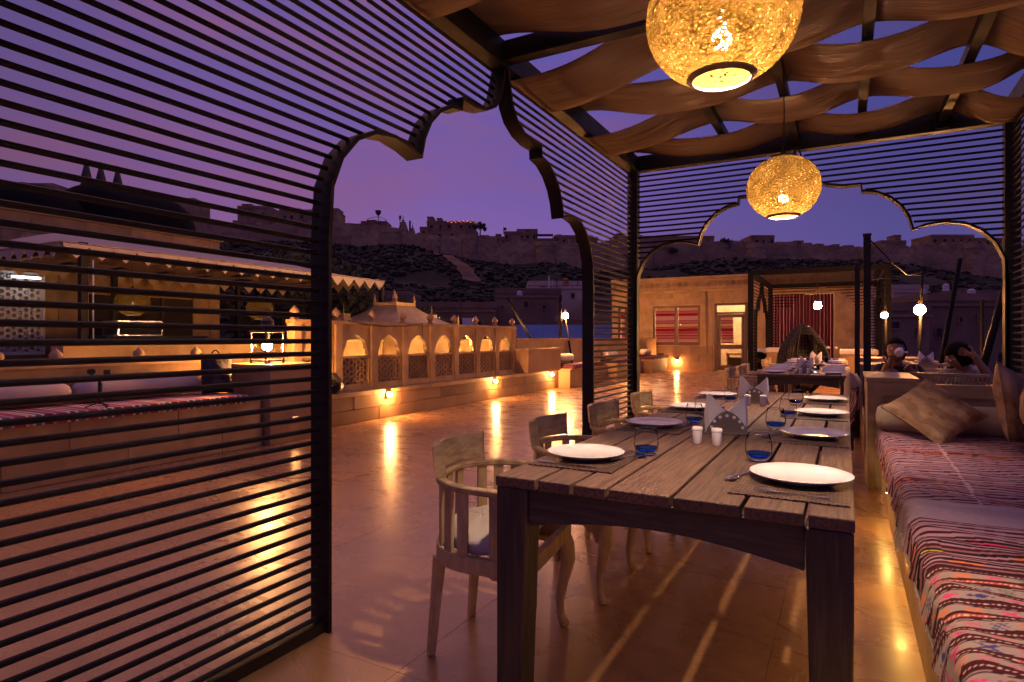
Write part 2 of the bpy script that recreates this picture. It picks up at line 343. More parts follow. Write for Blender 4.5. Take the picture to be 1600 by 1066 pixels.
def stripe_mat(name, cols, axis='Y', scale=1.0, rough=.9, noise=.02, trans=0, mix=0):
    m = bpy.data.materials.new(name); m.use_nodes = True; nt = m.node_tree; b = nt.nodes['Principled BSDF']; b.inputs['Roughness'].default_value = rough
    tc = N(nt, 'ShaderNodeTexCoord'); sp = N(nt, 'ShaderNodeSeparateXYZ'); L(nt, tc.outputs['Object'], sp.inputs[0])
    nz = N(nt, 'ShaderNodeTexNoise', Scale=3.0); L(nt, tc.outputs['Object'], nz.inputs['Vector'])
    a = N(nt, 'ShaderNodeMath', operation='MULTIPLY_ADD'); L(nt, nz.outputs['Fac'], a.inputs[0]); a.inputs[1].default_value = noise; L(nt, sp.outputs[axis], a.inputs[2])
    s = N(nt, 'ShaderNodeMath', operation='MULTIPLY'); s.inputs[1].default_value = scale; L(nt, a.outputs[0], s.inputs[0])
    f = N(nt, 'ShaderNodeMath', operation='FRACT'); L(nt, s.outputs[0], f.inputs[0])
    r = N(nt, 'ShaderNodeValToRGB'); r.color_ramp.interpolation = 'CONSTANT'
    n = len(cols)
    while len(r.color_ramp.elements) < n: r.color_ramp.elements.new(.5)
    tot = sum(w for w, c in cols); p = 0
    for e, (w, c) in zip(r.color_ramp.elements, cols): e.position = p/tot; e.color = (*c, 1); p += w
    L(nt, f.outputs[0], r.inputs[0]); L(nt, r.outputs[0], b.inputs['Base Color'])
    if trans:
        o = nt.nodes['Material Output']; t = N(nt, 'ShaderNodeBsdfTranslucent'); L(nt, r.outputs[0], t.inputs[0])
        mi = N(nt, 'ShaderNodeMixShader'); mi.inputs[0].default_value = trans; L(nt, b.outputs[0], mi.inputs[1]); L(nt, t.outputs[0], mi.inputs[2]); L(nt, mi.outputs[0], o.inputs[0])
    return m
RD = (.30,.025,.06); DR = (.12,.012,.02); PK = (.50,.24,.36); CR = (.66,.56,.50); OR = (.55,.16,.05); NV = (.05,.05,.14)
M['curtain'] = stripe_mat('striped_red_blind', [(2,PK),(.6,RD),(1,(.62,.40,.50)),(.5,DR),(1,PK),(2,RD),(.5,CR),(.5,DR),(2,CR),(.5,RD),(1.5,PK),(.4,DR),(3,(.66,.50,.56)),(1.2,RD),(.5,DR),(1.5,PK),(.4,RD),(2,CR),(.4,DR)], axis='Z', scale=.85, trans=.8)
DR2 = (.06,.008,.012)
M['drape'] = stripe_mat('striped_maroon_drape', [(2,DR2),(.3,(.3,.14,.18)),(1,DR2),(1,(.07,.01,.015)),(.4,PK),(2,DR2),(.6,DR),(.4,PK)], axis='X', scale=3.2, trans=.3)
M['seat_cloth'] = stripe_mat('muted_purple_striped_cloth', [(2,(.08,.015,.03)),(.4,PK),(1,(.06,.01,.02)),(.2,CR),(1.4,(.06,.025,.04)),(.3,PK),(1,(.07,.01,.02))], axis='Y', scale=5.0)
M['sofa_cloth'] = stripe_mat('red_striped_rug', [(2,RD),(.6,CR),(1,DR),(.6,CR),(1.4,(.14,.11,.11)),(.6,PK),(2,RD),(.4,CR),(.8,OR),(.6,CR),(1,(.10,.09,.10)),(.6,CR),(1.6,DR),(.6,PK)], axis='Y', scale=1.9)
def brocade():
    m = mat('faded_brocade', (.50,.37,.24), (.33,.21,.12), rough=.85, scale=9, bump=.5, bscale=26, c3=(.38,.24,.14), dist=.006); return m
M['brocade'] = brocade()
def band_brocade():
    m = M['brocade']; nt = m.node_tree; b = nt.nodes['Principled BSDF']; old = b.inputs['Base Color'].links[0].from_socket
    tc = N(nt, 'ShaderNodeTexCoord'); v = N(nt, 'ShaderNodeTexVoronoi', Scale=17.0); L(nt, tc.outputs['Object'], v.inputs['Vector'])
    w = N(nt, 'ShaderNodeTexWave', Scale=3.2, Distortion=9.0); w.inputs['Detail'].default_value = 3; w.bands_direction = 'DIAGONAL'; L(nt, tc.outputs['Object'], w.inputs['Vector'])
    r = N(nt, 'ShaderNodeValToRGB'); e = r.color_ramp.elements; e[0].position = .35; e[0].color = (.45,.40,.36,1); e[1].position = .6; e[1].color = (1.25,1.2,1.1,1)
    L(nt, w.outputs['Fac'], r.inputs[0])
    r2 = N(nt, 'ShaderNodeValToRGB'); e = r2.color_ramp.elements; e[0].position = .18; e[0].color = (.75,.42,.34,1); e[1].position = .34; e[1].color = (1,1,1,1); L(nt, v.outputs['Distance'], r2.inputs[0])
    m1 = N(nt, 'ShaderNodeMix', data_type='RGBA', blend_type='MULTIPLY'); m1.inputs['Factor'].default_value = .38; L(nt, old, m1.inputs['A']); L(nt, r.outputs[0], m1.inputs['B'])
    m2 = N(nt, 'ShaderNodeMix', data_type='RGBA', blend_type='MULTIPLY'); m2.inputs['Factor'].default_value = .6; L(nt, m1.outputs['Result'], m2.inputs['A']); L(nt, r2.outputs[0], m2.inputs['B'])
    L(nt, m2.outputs['Result'], b.inputs['Base Color'])
band_brocade()
def bulb(name, col, s): 
    if name not in M: M[name] = emis(name, col, s)
    return M[name]
WARM = (1,.64,.42); ORG = (1,.40,.115)

# ------------------------------------------------------------------ terrace floor, town ground
MB().box(-15, -4, -.30, 2.6, 26.5, -.006).build('terrace_floor', M['grout'], kind='structure')
floor = bpy.data.objects['terrace_floor']
slab = MB(); w_, l_ = 1.16, 1.46
slab.hexa([(0,0,-.012),(w_,0,-.012),(w_,l_,-.012),(0,l_,-.012)], [(0,0,0),(w_,0,0),(w_,l_,0),(0,l_,0)])
sp = None
for i in range(7):
    for j in range(17):
        x = -6.06 + i*(w_+.0022); y = -1.2 + j*(l_+.0022)
        if x > 2: continue
        if sp is None:
            sp = slab.build('slab', M['floor'], floor, loc=(x, y, 0)); continue
        inst(sp, 'slab', floor, (x, y, -rnd.random()*.0008))
MB().box(-15, -4, -.30, -6.1, 26.5, -.001).build('pavilion_floor', M['stone_dark'], kind='structure')
MB().box(-900, -300, -7.5, 900, 1500, -7).build('ground', M['ground'], kind='structure')

def courses(parent, axis, fixed, a0, a1, z0, z1, h, w, depth, m, jit=.006, name='stone_block', off=0, holes=()):
    """stone blocks on a face; axis 'y': the run goes along Y at x = fixed (face towards +X), 'x': along X at y = fixed (face towards -Y)"""
    n = max(1, round((z1-z0)/h)); hh = (z1-z0)/n
    for r in range(n):
        k = -1 if (r+off) % 2 else -.5
        a = a0 + k*w
        while a < a1:
            s, e = max(a, a0), min(a+w, a1); a += w
            if e-s < .03: continue
            zc = z0 + r*hh
            if any(s < H[1] and e > H[0] and zc < H[3]-.01 and zc+hh > H[2]+.01 for H in holes):
                segs = []
                for H in holes:
                    if s < H[1] and e > H[0] and zc < H[3]-.01 and zc+hh > H[2]+.01:
                        if H[0]-s > .04: segs.append((s, H[0]))
                        if e-H[1] > .04: segs.append((H[1], e))
                        break
            else: segs = [(s, e)]
            for s2, e2 in segs:
                g = .004; j = rnd.random()*jit
                b = MB()
                if axis == 'y': b.box(fixed-depth, s2+g, zc+g, fixed+j, e2-g, zc+hh-g)
                else: b.box(s2+g, fixed-j, zc+g, e2-g, fixed+depth, zc+hh-g)
                b.build(name, m, parent, world=True)

# ------------------------------------------------------------------ fort on its hill
FD = 168.
hill_px = [(-700,395),(-300,385),(0,372),(150,372),(300,374),(430,378),(500,378),(560,384),(610,380),(650,384),(690,396),(740,404),(790,412),(850,408),(930,425),(1000,420),(1100,408),(1200,404),(1300,406),(1400,412),(1500,425),(1600,440),(1800,440),(2300,440)]
def interp(t, x):
    for (a, b), (c, d) in zip(t, t[1:]):
        if x <= c: return b + (d-b)*max(0, (x-a))/(c-a)
    return t[-1][1]
hb = MB(); nx, ny = 240, 46
def hillz(px, d):
    zt = CH + (HY-interp(hill_px, px))/F*FD
    t = (d-78)/(FD-78)
    t = max(0, min(1.25, t))
    e = t**.72 if t <= 1 else 1
    z = -7.2 + (zt+7.2)*e
    q = at(px, HY, d)
    z += (math.sin(q.x*.11+1)*math.cos(q.y*.13)*1.3 + math.sin(q.x*.31)*math.sin(q.y*.27+2)*.6)*min(1, t*3)*(1 if t < .93 else .15)
    return z
for j in range(ny):
    d = 72 + (FD+22-72)*j/(ny-1)
    for i in range(nx):
        px = -700 + 3000*i/(nx-1)
        q = at(px, HY, d); hb.v.append((q.x, q.y, hillz(px, d)))
for j in range(ny-1):
    for i in range(nx-1): hb.f.append((j*nx+i, j*nx+i+1, (j+1)*nx+i+1, (j+1)*nx+i))
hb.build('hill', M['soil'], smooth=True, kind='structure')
# the rest of the plateau behind the fort
MB().hexa([tuple(at(-700,HY,FD+18))[:2]+(-7,), tuple(at(2300,HY,FD+18))[:2]+(-7,), tuple(at(2300,HY,FD+150))[:2]+(-7,), tuple(at(-700,HY,FD+150))[:2]+(-7,)],
          [tuple(at(-700,HY,FD+18))[:2]+(16,), tuple(at(2300,HY,FD+18))[:2]+(16,), tuple(at(2300,HY,FD+150))[:2]+(14,), tuple(at(-700,HY,FD+150))[:2]+(14,)]).build('plateau', M['soil'], kind='structure')
# bare scree running down the slope
slipb = MB(); pts = [(680,408,163,8),(700,428,150,17),(722,452,138,26),(742,476,128,30)]
for i in range(len(pts)-1):
    (a, _, d1, w1), (b, _, d2, w2) = pts[i], pts[i+1]
    n = 6
    for k in range(n):
        for s in range(4):
            def q(t, u):
                px = a+(b-a)*t; d = d1+(d2-d1)*t; w = w1+(w2-w1)*t
                px2 = px + (u-.5)*w*(1+.2*math.sin(px*.7+u*9)); p = at(px2, HY, d); return (p.x, p.y, hillz(px2, d)+.45)
            slipb.add([q(k/n, s/4), q(k/n, (s+1)/4), q((k+1)/n, (s+1)/4), q((k+1)/n, s/4)], [(0,1,2,3)])
slipb.build('scree', M['slip'], kind='structure')
# scrub
sb = MB(); R2 = random.Random(3)
for k in range(21000):
    px = R2.uniform(-650, 2200); t = R2.random(); d = 80 + (FD-81)*t
    # leave the scree and a few bare patches open
    if any(abs(px-(a+(b-a)*max(0, min(1, (d1-d)/(d1-d2)))))< (w1+w2)*.30 and d2 <= d <= d1 for (a,_,d1,w1),(b,_,d2,w2) in zip(pts, pts[1:])): continue
    q = at(px, HY, d)
    if math.sin(q.x*.17+2)*math.sin(q.y*.13+1) > .62: continue
    z = hillz(px, d); r = R2.uniform(.28, .55+.75*R2.random()**3)
    if t > .96: r *= .6
    sb.ico((q.x, q.y, z+r*.25), r, 1, (1.1,1.1,.75), .28, R2)
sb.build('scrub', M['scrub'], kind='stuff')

def dirs(px0, px1, d):   # local frame of a facade that faces the terrace
    a, b = at(px0, HY, d), at(px1, HY, d); u = (b-a).normalized(); n = Vector((u.y, -u.x, 0))
    return a, b, u, n
# fort wall: curtain between bastions
wall_top = [(-700,372),(0,352),(150,352),(300,350),(430,352),(500,348),(560,352),(600,356),(640,362),(690,372),(745,366),(790,381),(860,378),(930,384),(1000,374),(1060,376),(1153,381),(1267,384),(1350,388),(1450,385),(1522,382),(1600,384),(2300,384)]
wallroot = thing('fort_wall', 'long sandstone fort wall with rounded bastions along the hilltop', 'fort wall', tuple(at(800, HY, FD))[:2]+(0,))
wb = [-700,-500,-300,-120,20,150,262,372,478,548,612,676,734,780,852,930,1008,1090,1180,1268,1352,1436,1520,1600,1800,2300]
seg = 0
for a, b in zip(wb, wb[1:]):
    A, B, u, n = dirs(a, b, FD)
    za, zb = [CH+(HY-interp(wall_top, p))/F*FD for p in (a, b)]
    ba, bb = [hillz(p, FD)-5 for p in (a, b)]
    t = 2.2
    MB().hexa([tuple(A)[:2]+(ba,), tuple(B)[:2]+(bb,), tuple(B-n*t)[:2]+(bb,), tuple(A-n*t)[:2]+(ba,)],
              [tuple(A-n*1.0)[:2]+(za,), tuple(B-n*1.0)[:2]+(zb,), tuple(B-n*t)[:2]+(zb,), tuple(A-n*t)[:2]+(za,)]).build('curtain_wall', M['fort'], wallroot, world=True)
for k, a in enumerate(wb[1:-1]):
    if k % 2 == 0 and a not in (676,): continue
    p = at(a, HY, FD+.9); z = CH+(HY-interp(wall_top, a))/F*FD; zb = hillz(a, FD)-6
    r = 2.6 if k % 4 == 1 else 2.0
    prof = [(r*1.25, zb), (r*1.02, z-1.2), (r*1.06, z-1.15), (r, z+.1), (r*.8, z+.1), (r*.8, z-.4), (0, z-.4)]
    MB().lathe(prof, (p.x, p.y, 0), 18).build('bastion', M['fort'], wallroot, smooth='a', world=True)
cb = MB()
for i in range(520):    # merlons, worn
    px = -100 + i*3.35
    if R2.random() < .35: continue
    p = at(px, HY, FD+1.6); z = CH+(HY-interp(wall_top, px))/F*FD
    cb.obox((p.x, p.y, z+.15), (.42, .5, .5+R2.random()*.3), Matrix.Rotation(ANG, 3, 'Z'))
cb.build('merlon', M['fort'], wallroot, world=True, kind='stuff')

# windows of far buildings: a shared frame and pane
def house(px0, px1, ytop, ybot, d, depth, label, m, name='fort_house', steps=(), win=(3, 2), lit=(), cat='house', parapet=True, ww=.7, wh=1.0, group=None):
    A, B, u, n = dirs(px0, px1, d)
    zt, zb = [CH+(HY-y)/F*d for y in (ytop, ybot)]
    W = (B-A).length
    rz = math.atan2(u.y, u.x)
    C_ = (A+B)/2
    root = thing(name, label, cat, (C_.x, C_.y, zb), rz, group)
    H = zt-zb
    MB().box(-W/2, 0, 0, W/2, depth, H).build('wall', m, root)
    if parapet:
        pb = MB(); t = .25; h = .45
        pb.box(-W/2-.06, -.08, H, W/2+.06, t, H+h).box(-W/2-.06, depth-t, H, W/2+.06, depth+.05, H+h).box(-W/2-.06, t, H, -W/2+t, depth-t, H+h).box(W/2-t, t, H, W/2+.06, depth-t, H+h)
        pb.build('parapet', m, root)
        MB().box(-W/2-.12, -.15, H-.35, W/2+.12, -.01, H-.2).build('string_course', m, root)
    for (f0, f1, y1) in steps:      # set-back upper blocks
        z1 = CH+(HY-y1)/F*d - zb
        x0, x1 = -W/2+W*f0, -W/2+W*f1
        MB().box(x0, .7+f0, H, x1, depth*.75, z1).box(x0-.1, .6+f0, z1, x1+.1, depth*.75+.1, z1+.22).build('upper_room', m, root)
        if x1-x0 > 2.2:
            xm = (x0+x1)/2
            f = MB().box(xm-.5, .58+f0, (H+z1)/2-.7, xm+.5, .69+f0, (H+z1)/2+.4).build('window', M['fort_dark'], root)
    nx_, nz_ = win; i = 0
    for r in range(nz_):
        for c in range(nx_):
            x = -W/2 + W*(c+.5)/nx_ + R2.uniform(-.2, .2)*W/nx_; z = H*(r+.55)/max(1, nz_)
            if H < 2.2: z = H*.5
            hw, hh = ww/2, min(wh, H*.6)/2
            s = R2.uniform(.8, 1.3); hw *= s
            islit = i in lit; i += 1
            if not islit and R2.random() < .12: continue
            t = .14
            fb = MB().box(x-hw-t, -.16, z-hh-t, x+hw+t, -.02, z-hh).box(x-hw-t, -.16, z+hh, x+hw+t, -.02, z+hh+t).box(x-hw-t, -.1, z-hh, x-hw, -.02, z+hh).box(x+hw, -.1, z-hh, x+hw+t, -.02, z+hh)
            w = fb.build('window', m, root)
            pn = MB().box(x-hw, -.05, z-hh, x+hw, -.015, z+hh)
            pn.build('pane', (M['lit_win'] if i % 2 else M['lit_win_warm']) if islit else M['fort_dark'], w)
            if islit: MB().bar((x, -.07, z-hh), (x, -.07, z+hh), .06).bar((x-hw, -.08, z), (x+hw, -.08, z), .06).build('glazing_bar', m, w)
    return root, W, H, depth
FH = [ # px0, px1, ytop, ybot, d, depth, label, steps, windows, lit
 (-260,-120,300,372,176,12,'stone fort building beyond the far left edge', [], (5,2),()),
 (-30,84,292,362,176,12,'broad fort palace at the far left over the tent dome', [(.35,.95,286)], (6,3),()),
 (226,304,312,356,174,9,'low crenellated fort block behind the dark dome right of the three finials', [(.2,.35,303)], (5,1),()),
 (371,420,324,366,173,8,'small square fort house seen between the slats of the near screen', [(.1,.4,319)], (3,2),()),
 (436,526,330,362,173,9,'wide fort palace directly behind the arch post of the near screen', [(.55,1,325),(.05,.35,326)], (6,2),()),
 (528,564,352,364,172,6,'low flat-roofed fort house right of the palace by the arch', [(.2,.5,349)], (3,1),()),
 (564,604,348,364,173,7,'fort house carrying the rooftop frame and the raised tank', [(.2,.55,344)], (3,1),()),
 (604,616,358,368,172,5,'tiny ruined fort block left of the temple spires', [], (1,1),()),
 (656,668,357,378,171,6,'narrow lower fort annex at the left foot of the biggest fort house', [], (1,2),()),
 (667,742,348,380,172,10,'biggest fort house with coloured bulbs strung over its roof', [(0,.12,339),(.2,.3,341)], (5,3),()),
 (744,763,371,380,171,5,'low plain fort block beside the dark round tree', [], (2,1),()),
 (766,790,372,392,173,7,'fort house with three chimney stubs and one lit window', [(.35,.7,366)], (3,2),(1,)),
 (788,840,364,394,174,9,'tall stepped fort house with a rooftop room and two lit windows', [(.38,1,358)], (5,3),(2,3)),
 (840,866,375,392,173,6,'fort house with a flat shade roof on posts', [], (3,2),()),
 (866,906,370,392,174,8,'fort house with scattered small windows just left of the arch edge', [(.1,.3,367)], (4,2),(0,)),
 (907,934,373,392,174,7,'fort house seen through the arch edge strip', [(.2,.7,368)], (3,2),()),
 (936,958,383,392,173,5,'low fort block behind the slats of the far side screen', [], (2,1),()),
 (960,1004,370,392,174,8,'fort house behind the far left corner post of the pergola', [(.1,.4,365)], (4,2),()),
 (1006,1116,371,392,174,9,'long plain fort house left of the hanging lamp', [(.1,.4,369)], (7,2),()),
 (1152,1176,379,392,173,6,'half-ruined low fort house just left of the tall block with a belt of holes', [], (2,1),()),
 (1174,1210,370,394,173,8,'cube-shaped fort house below the second hanging lamp', [], (3,2),()),
 (1221,1268,382,396,174,7,'flat fort house with a small rooftop hut', [(.5,.8,376)], (4,1),()),
 (1297,1322,388,398,173,6,'small fort hut with a square rooftop turret', [(.3,.7,382)], (2,1),(1,)),
 (1316,1350,390,402,172,7,'fort house with a pierced roof parapet left of the dark mast', [(.1,.9,386)], (3,1),(0,)),
 (1376,1416,378,392,174,7,'fort house with a domed watch turret at its right end', [(.68,.92,367)], (3,1),(1,)),
 (1456,1522,369,394,174,9,'broad fort house beneath the cusped arch at the right', [], (5,2),()),
 (1523,1580,374,392,174,9,'fort house at the far right behind the slatted corner', [], (4,2),()),
 (1640,1760,372,392,174,9,'fort house outside the right corner of the pergola', [], (5,2),()),
]
for k, (a, b, yt, yb, d, dep, lab, st, wn_, lit) in enumerate(FH):
    house(a, b, yt, yb+10, d, dep, lab, M['fort'], steps=st, win=wn_, lit=lit)
sk = MB()
for i in range(150):
    px = -40 + i*11.2 + R2.uniform(-4, 4); d = FD + R2.uniform(2.6, 6)
    zt = CH+(HY-interp(wall_top, px))/F*FD; p = at(px, HY, d); h = R2.uniform(.3, 1.5)
    sk.obox((p.x, p.y, zt+h/2-.2), (R2.uniform(.6, 3.2), R2.uniform(1, 3), h+.4), Matrix.Rotation(ANG+R2.uniform(-.15, .15), 3, 'Z'))
sk.build('roof_stub', M['fort'], wallroot, world=True, kind='stuff')
# rooftop frame and tank of the fort, temple spires, flag masts
def mast(px, y0, y1, d, label, extra=None, name='mast'):
    p, q = at(px, y0, d), at(px, y1, d)
    b = MB().tube([(0,0,0),(0,0,q.z-p.z)], .12, 6)
    if extra: extra(b, q.z-p.z)
    b.build(name, M['iron'], loc=tuple(p), label=label, cat='mast')
mast(591, 352, 332, 172, 'thin pole with a raised tank over the fort roof frame', lambda b, h: b.lathe([(.2,h-.9),(.75,h-.3),(.85,h+.5),(.3,h+.55)], n=8), 'tank_pole')
mast(625, 365, 337, 172, 'flag mast standing left of the taller temple spire', lambda b, h: b.box(-.3,-.05,h-1.1,.4,.05,h))
mast(640.5, 368, 345, 172, 'lattice mast between the two temple spires', lambda b, h: b.box(-.25,-.1,h*.2,.25,.1,h))
mast(787, 366, 355, 173, 'small flag mast on the roof of the stepped fort house', lambda b, h: b.box(0,-.03,h-1,.9,.03,h-.2))
fr = thing('roof_frame', 'thin arched steel frame on the fort roof beside the raised tank', 'roof frame', tuple(at(589, 352, 173)), ANG)
fb = MB()
for s in (-2.6, -.9, .9, 2.6): fb.bar((s,0,0),(s,0,1.8),.12)
fb.bar((-2.6,0,1.8),(-.9,0,2.3),.12).bar((-.9,0,2.3),(.9,0,2.35),.12).bar((.9,0,2.35),(2.6,0,1.4),.12).bar((-2.6,0,1.2),(2.6,0,1.0),.1)
fb.build('frame', M['iron'], fr)
sr = thing('shade_roof', 'flat shade roof on thin posts above the fort house', 'shade roof', tuple(at(851, 375, 172)), ANG)
MB().box(-2.4,-1,1.3,2.4,2,1.5).build('roof_sheet', M['iron'], sr)
for x in (-2.2, 2.2): MB().bar((x,-.8,0),(x,-.8,1.3),.14).build('post', M['iron'], sr)
for px, w, yt, lab in ((630, 16, 346, 'taller carved temple spire on the fort skyline'), (644.5, 9, 356, 'shorter temple spire right of the taller one')):
    p = at(px, 372, 173); r = w/2/F*173; h = (372-yt)/F*173
    t = thing('temple_spire', lab, 'temple spire', tuple(p), 0, 'temple spires in the fort')
    MB().lathe([(r,0),(r,h*.4),(r*1.05,h*.42),(r*.92,h*.55),(r*.85,h*.6),(r*.72,h*.75),(r*.5,h*.9),(r*.55,h*.93),(r*.2,h)], n=10).build('tower', M['fort'], t, smooth='a')
    MB().lathe([(r*.2,h),(r*.3,h+.2),(r*.08,h+.6),(r*.05,h+1.6),(0,h+1.8)], n=8).build('finial', M['fort'], t)
# coloured bulbs strung over the roof
st_ = thing('string_lights', 'string of red and gold bulbs on a roof frame in the fort', 'string lights', tuple(at(722, 348, 171.5)), ANG)
cb2 = MB().bar((-4.2,0,.5),(3.6,0,.2),.08).bar((-4.2,1.5,.5),(3.6,1.5,.2),.08)
for x in (-4,-1.5,1,3.4): cb2.bar((x,0,-.6),(x,0,.45),.1)
cb2.build('frame', M['iron'], st_)
for k in range(22):
    MB().ico((-4+k*.36, -.1, .25+.22*math.sin(k*1.7)), .07, 1).build('bulb', M['ember'] if k % 3 else M['ember2'], st_)

# ------------------------------------------------------------------ trees
def tree(name, loc, r, h, label, seed=1, n=900, leaf=.09, sq=(1,1,.85), lobes=9):
    T = random.Random(seed)
    t = thing(name, label, 'tree', loc)
    tb = MB(); tb.tube([(0,0,0),(.05*r,0,h*.4),(0,.04*r,h*.8)], [r*.11, r*.08, r*.05], 7)
    for k in range(6):
        a = k*1.05; tb.tube([(0,0,h*(.45+.04*k)), (math.cos(a)*r*.35, math.sin(a)*r*.35, h*(.75+.03*k)), (math.cos(a)*r*.7, math.sin(a)*r*.7, h*.95+r*.2)], [r*.045, r*.03, r*.012], 5)
    tb.build('trunk', M['bark'], t, smooth=True)
    cb = MB(); cs = [(T.uniform(-.6,.6)*r, T.uniform(-.6,.6)*r, h+T.uniform(-.35,.55)*r, T.uniform(.3,.55)*r) for _ in range(lobes)]
    for k in range(n):
        c = cs[T.randrange(lobes)]; v = Vector((T.gauss(0,1), T.gauss(0,1), T.gauss(0,1))).normalized() * c[3] * (T.random()**.35)
        p = Vector((c[0]+v.x*sq[0], c[1]+v.y*sq[1], c[2]+v.z*sq[2]))
        a = Vector((T.gauss(0,1), T.gauss(0,1), T.gauss(0,1))).normalized(); b_ = a.orthogonal().normalized(); s = leaf*r*T.uniform(.6,1.5)
        cb.add([p-a*s, p+b_*s*.6, p+a*s, p-b_*s*.6], [(0,1,2,3)])
    cb.build('crown', M['leaf'], t)
    return t
p = at(750, 368, 172); tree('round_tree', (p.x, p.y, p.z), 1.9, 2.4, 'dark round tree standing on the fort beside the bulb-lit house', 2, 700, .13)
p = at(1136, 392, 171); tree('bushy_tree', (p.x, p.y, p.z), 2.5, 1.3, 'dark bushy tree on the fort wall between two houses', 3, 700, .12)
p = at(1052, 396, 168); tree('bushy_tree', (p.x, p.y, p.z), 1.4, .6, 'small dark bush against the fort wall under the long house', 4, 300, .14)
for k, (x, y, r, h, lab) in enumerate([(-17.5,15.5,2.6,3.0,'wide dark tree behind the stone pavilion roof'), (-20.5,17.5,2.6,3.3,'dark tree partly hidden by the scalloped canopy'), (-15,19.5,1.8,2.3,'smaller dark tree at the right end of the tree group')]):
    t = tree('leafy_tree', (x, y, -3.2), r, h+2.4, lab, 10+k, 3000, .055, lobes=14)

# ------------------------------------------------------------------ town houses below the hill
TOWN = [
 (566,640,462,520,60,'dark brick town house left of the lit square window',(3,1),(),'town'),
 (612,772,481,520,46,'long dark town house with one brightly lit square window',(5,1),(2,),'town'),
 (774,876,459,520,52,'brown brick town house with a small barred window',(3,1),(),'town'),
 (826,918,446,500,62,'pale town house carrying an orange roof tank',(4,1),(),'town_pale'),
 (918,1002,470,530,60,'dim town house behind the slats of the side screen',(4,2),(),'town'),
 (1366,1452,486,560,34,'dark town house behind the woman with the cup',(3,2),(),'town'),
 (1450,1560,470,570,38,'square town house with dark window behind the leaning poles',(3,2),(),'town'),
 (1396,1450,452,520,60,'pale hillside house below the hanging bracket lamp',(3,2),(),'town_pale'),
 (1500,1600,462,560,52,'town house with a lean-to at the right corner',(4,2),(),'town'),
 (1180,1380,470,560,70,'row house hidden behind the second pergola',(6,2),(),'town'),
 (1610,1760,470,560,50,'town house outside the right screen',(4,2),(),'town'),
 (880,1010,500,540,40,'low town house behind the parapet and lamp post',(4,1),(),'town'),
]
for a, b, yt, yb, d, lab, wn_, lit, mm in TOWN:
    A, B, u, n = dirs(a, b, d); 
    r_ = house(a, b, yt, HY+(CH+7)/d*F, d, 7, lab, M[mm], name='town_house', win=(wn_[0], 1), lit=(), ww=.5, wh=.7, steps=())
# windows high on those houses, as parts
def upper_windows(idx, specs):
    root = [o for o in COL.objects if o.get('label') == TOWN[idx][5]][0]
    d = TOWN[idx][4]
    for px, py, w, h, l in specs:
        q = at(px, py, d); loc = Matrix.Rotation(-root.rotation_euler[2], 3, 'Z') @ (q - Vector(root.location))
        W, Hh = w/F*d/2, h/F*d/2
        fr_ = MB().box(loc.x-W-.08, -.10, loc.z-Hh-.08, loc.x+W+.08, -.02, loc.z-Hh).box(loc.x-W-.08, -.10, loc.z+Hh, loc.x+W+.08, -.02, loc.z+Hh+.08).box(loc.x-W-.08,-.10,loc.z-Hh,loc.x-W,-.02,loc.z+Hh).box(loc.x+W,-.10,loc.z-Hh,loc.x+W+.08,-.02,loc.z+Hh).build('window', M['town'], root)
        MB().box(loc.x-W, -.04, loc.z-Hh, loc.x+W, -.015, loc.z+Hh).build('pane', M['lit_win'] if l else M['fort_dark'], fr_)
        if l:
            MB().bar((loc.x,-.06,loc.z-Hh),(loc.x,-.06,loc.z+Hh),.05).bar((loc.x-W,-.065,loc.z+Hh*.1),(loc.x+W,-.065,loc.z+Hh*.1),.05).box(loc.x-W*.6,-.06,loc.z-Hh,loc.x+W*.6,-.05,loc.z-Hh*.45).build('glazing_bar', M['iron'], fr_)
upper_windows(1, [(686,502,9,12,True),(718,506,8,14,False),(655,505,6,9,False),(748,507,7,9,False)])
upper_windows(2, [(822,476,6,9,False),(785,480,3,4,False),(850,480,5,7,False)])
upper_windows(3, [(848,451,6,5,False),(860,451,5,5,False),(895,462,4,6,False)])
upper_windows(6, [(1466,520,9,13,False),(1500,500,5,8,False),(1530,498,5,8,False)])
upper_windows(5, [(1392,497,5,5,False),(1398,508,12,10,False),(1436,520,8,10,False)])
upper_windows(4, [(940,500,6,7,False),(965,500,6,7,False)])
upper_windows(7, [(1410,470,4,5,False),(1430,474,4,5,False)])
upper_windows(11, [(940,508,6,6,True),(955,508,6,6,True)])
# roof tanks and poles
def tank(px, y0, y1, w, d, m, label):
    p = at(px, y1, d); h = (y1-y0)/F*d; r = w/2/F*d
    t = thing('water_tank', label, 'water tank', tuple(p))
    MB().lathe([(r,0),(r,h*.3),(r*.96,h*.32),(r,h*.34),(r,h*.62),(r*.96,h*.64),(r,h*.66),(r,h*.86),(r*.5,h*.97)], n=14).build('body', m, t, smooth='a')
    MB().lathe([(r*.5,h*.97),(r*.5,h*1.05),(0,h*1.06)], n=10).build('lid', m, t)
tank(884, 435, 447, 9, 60, M['tank_orange'], 'orange water tank on the pale town roof')
tank(812, 455, 462, 9, 50, M['pale'], 'small white tank on the brown brick roof')
tank(1478, 444, 455, 9, 55, M['pale'], 'white roof tank left of the leaning pole')
tank(1518, 452, 463, 11, 50, M['pale'], 'larger white roof tank right of the leaning pole')
tank(1548, 459, 470, 8, 56, M['pale'], 'dim white tank near the right corner post')
tank(1443, 452, 462, 8, 60, M['pale'], 'pale tank beneath the hanging bracket')
tank(596, 458, 464, 8, 58, M['pale'], 'white dome-lidded tank seen under the canopy scallops')
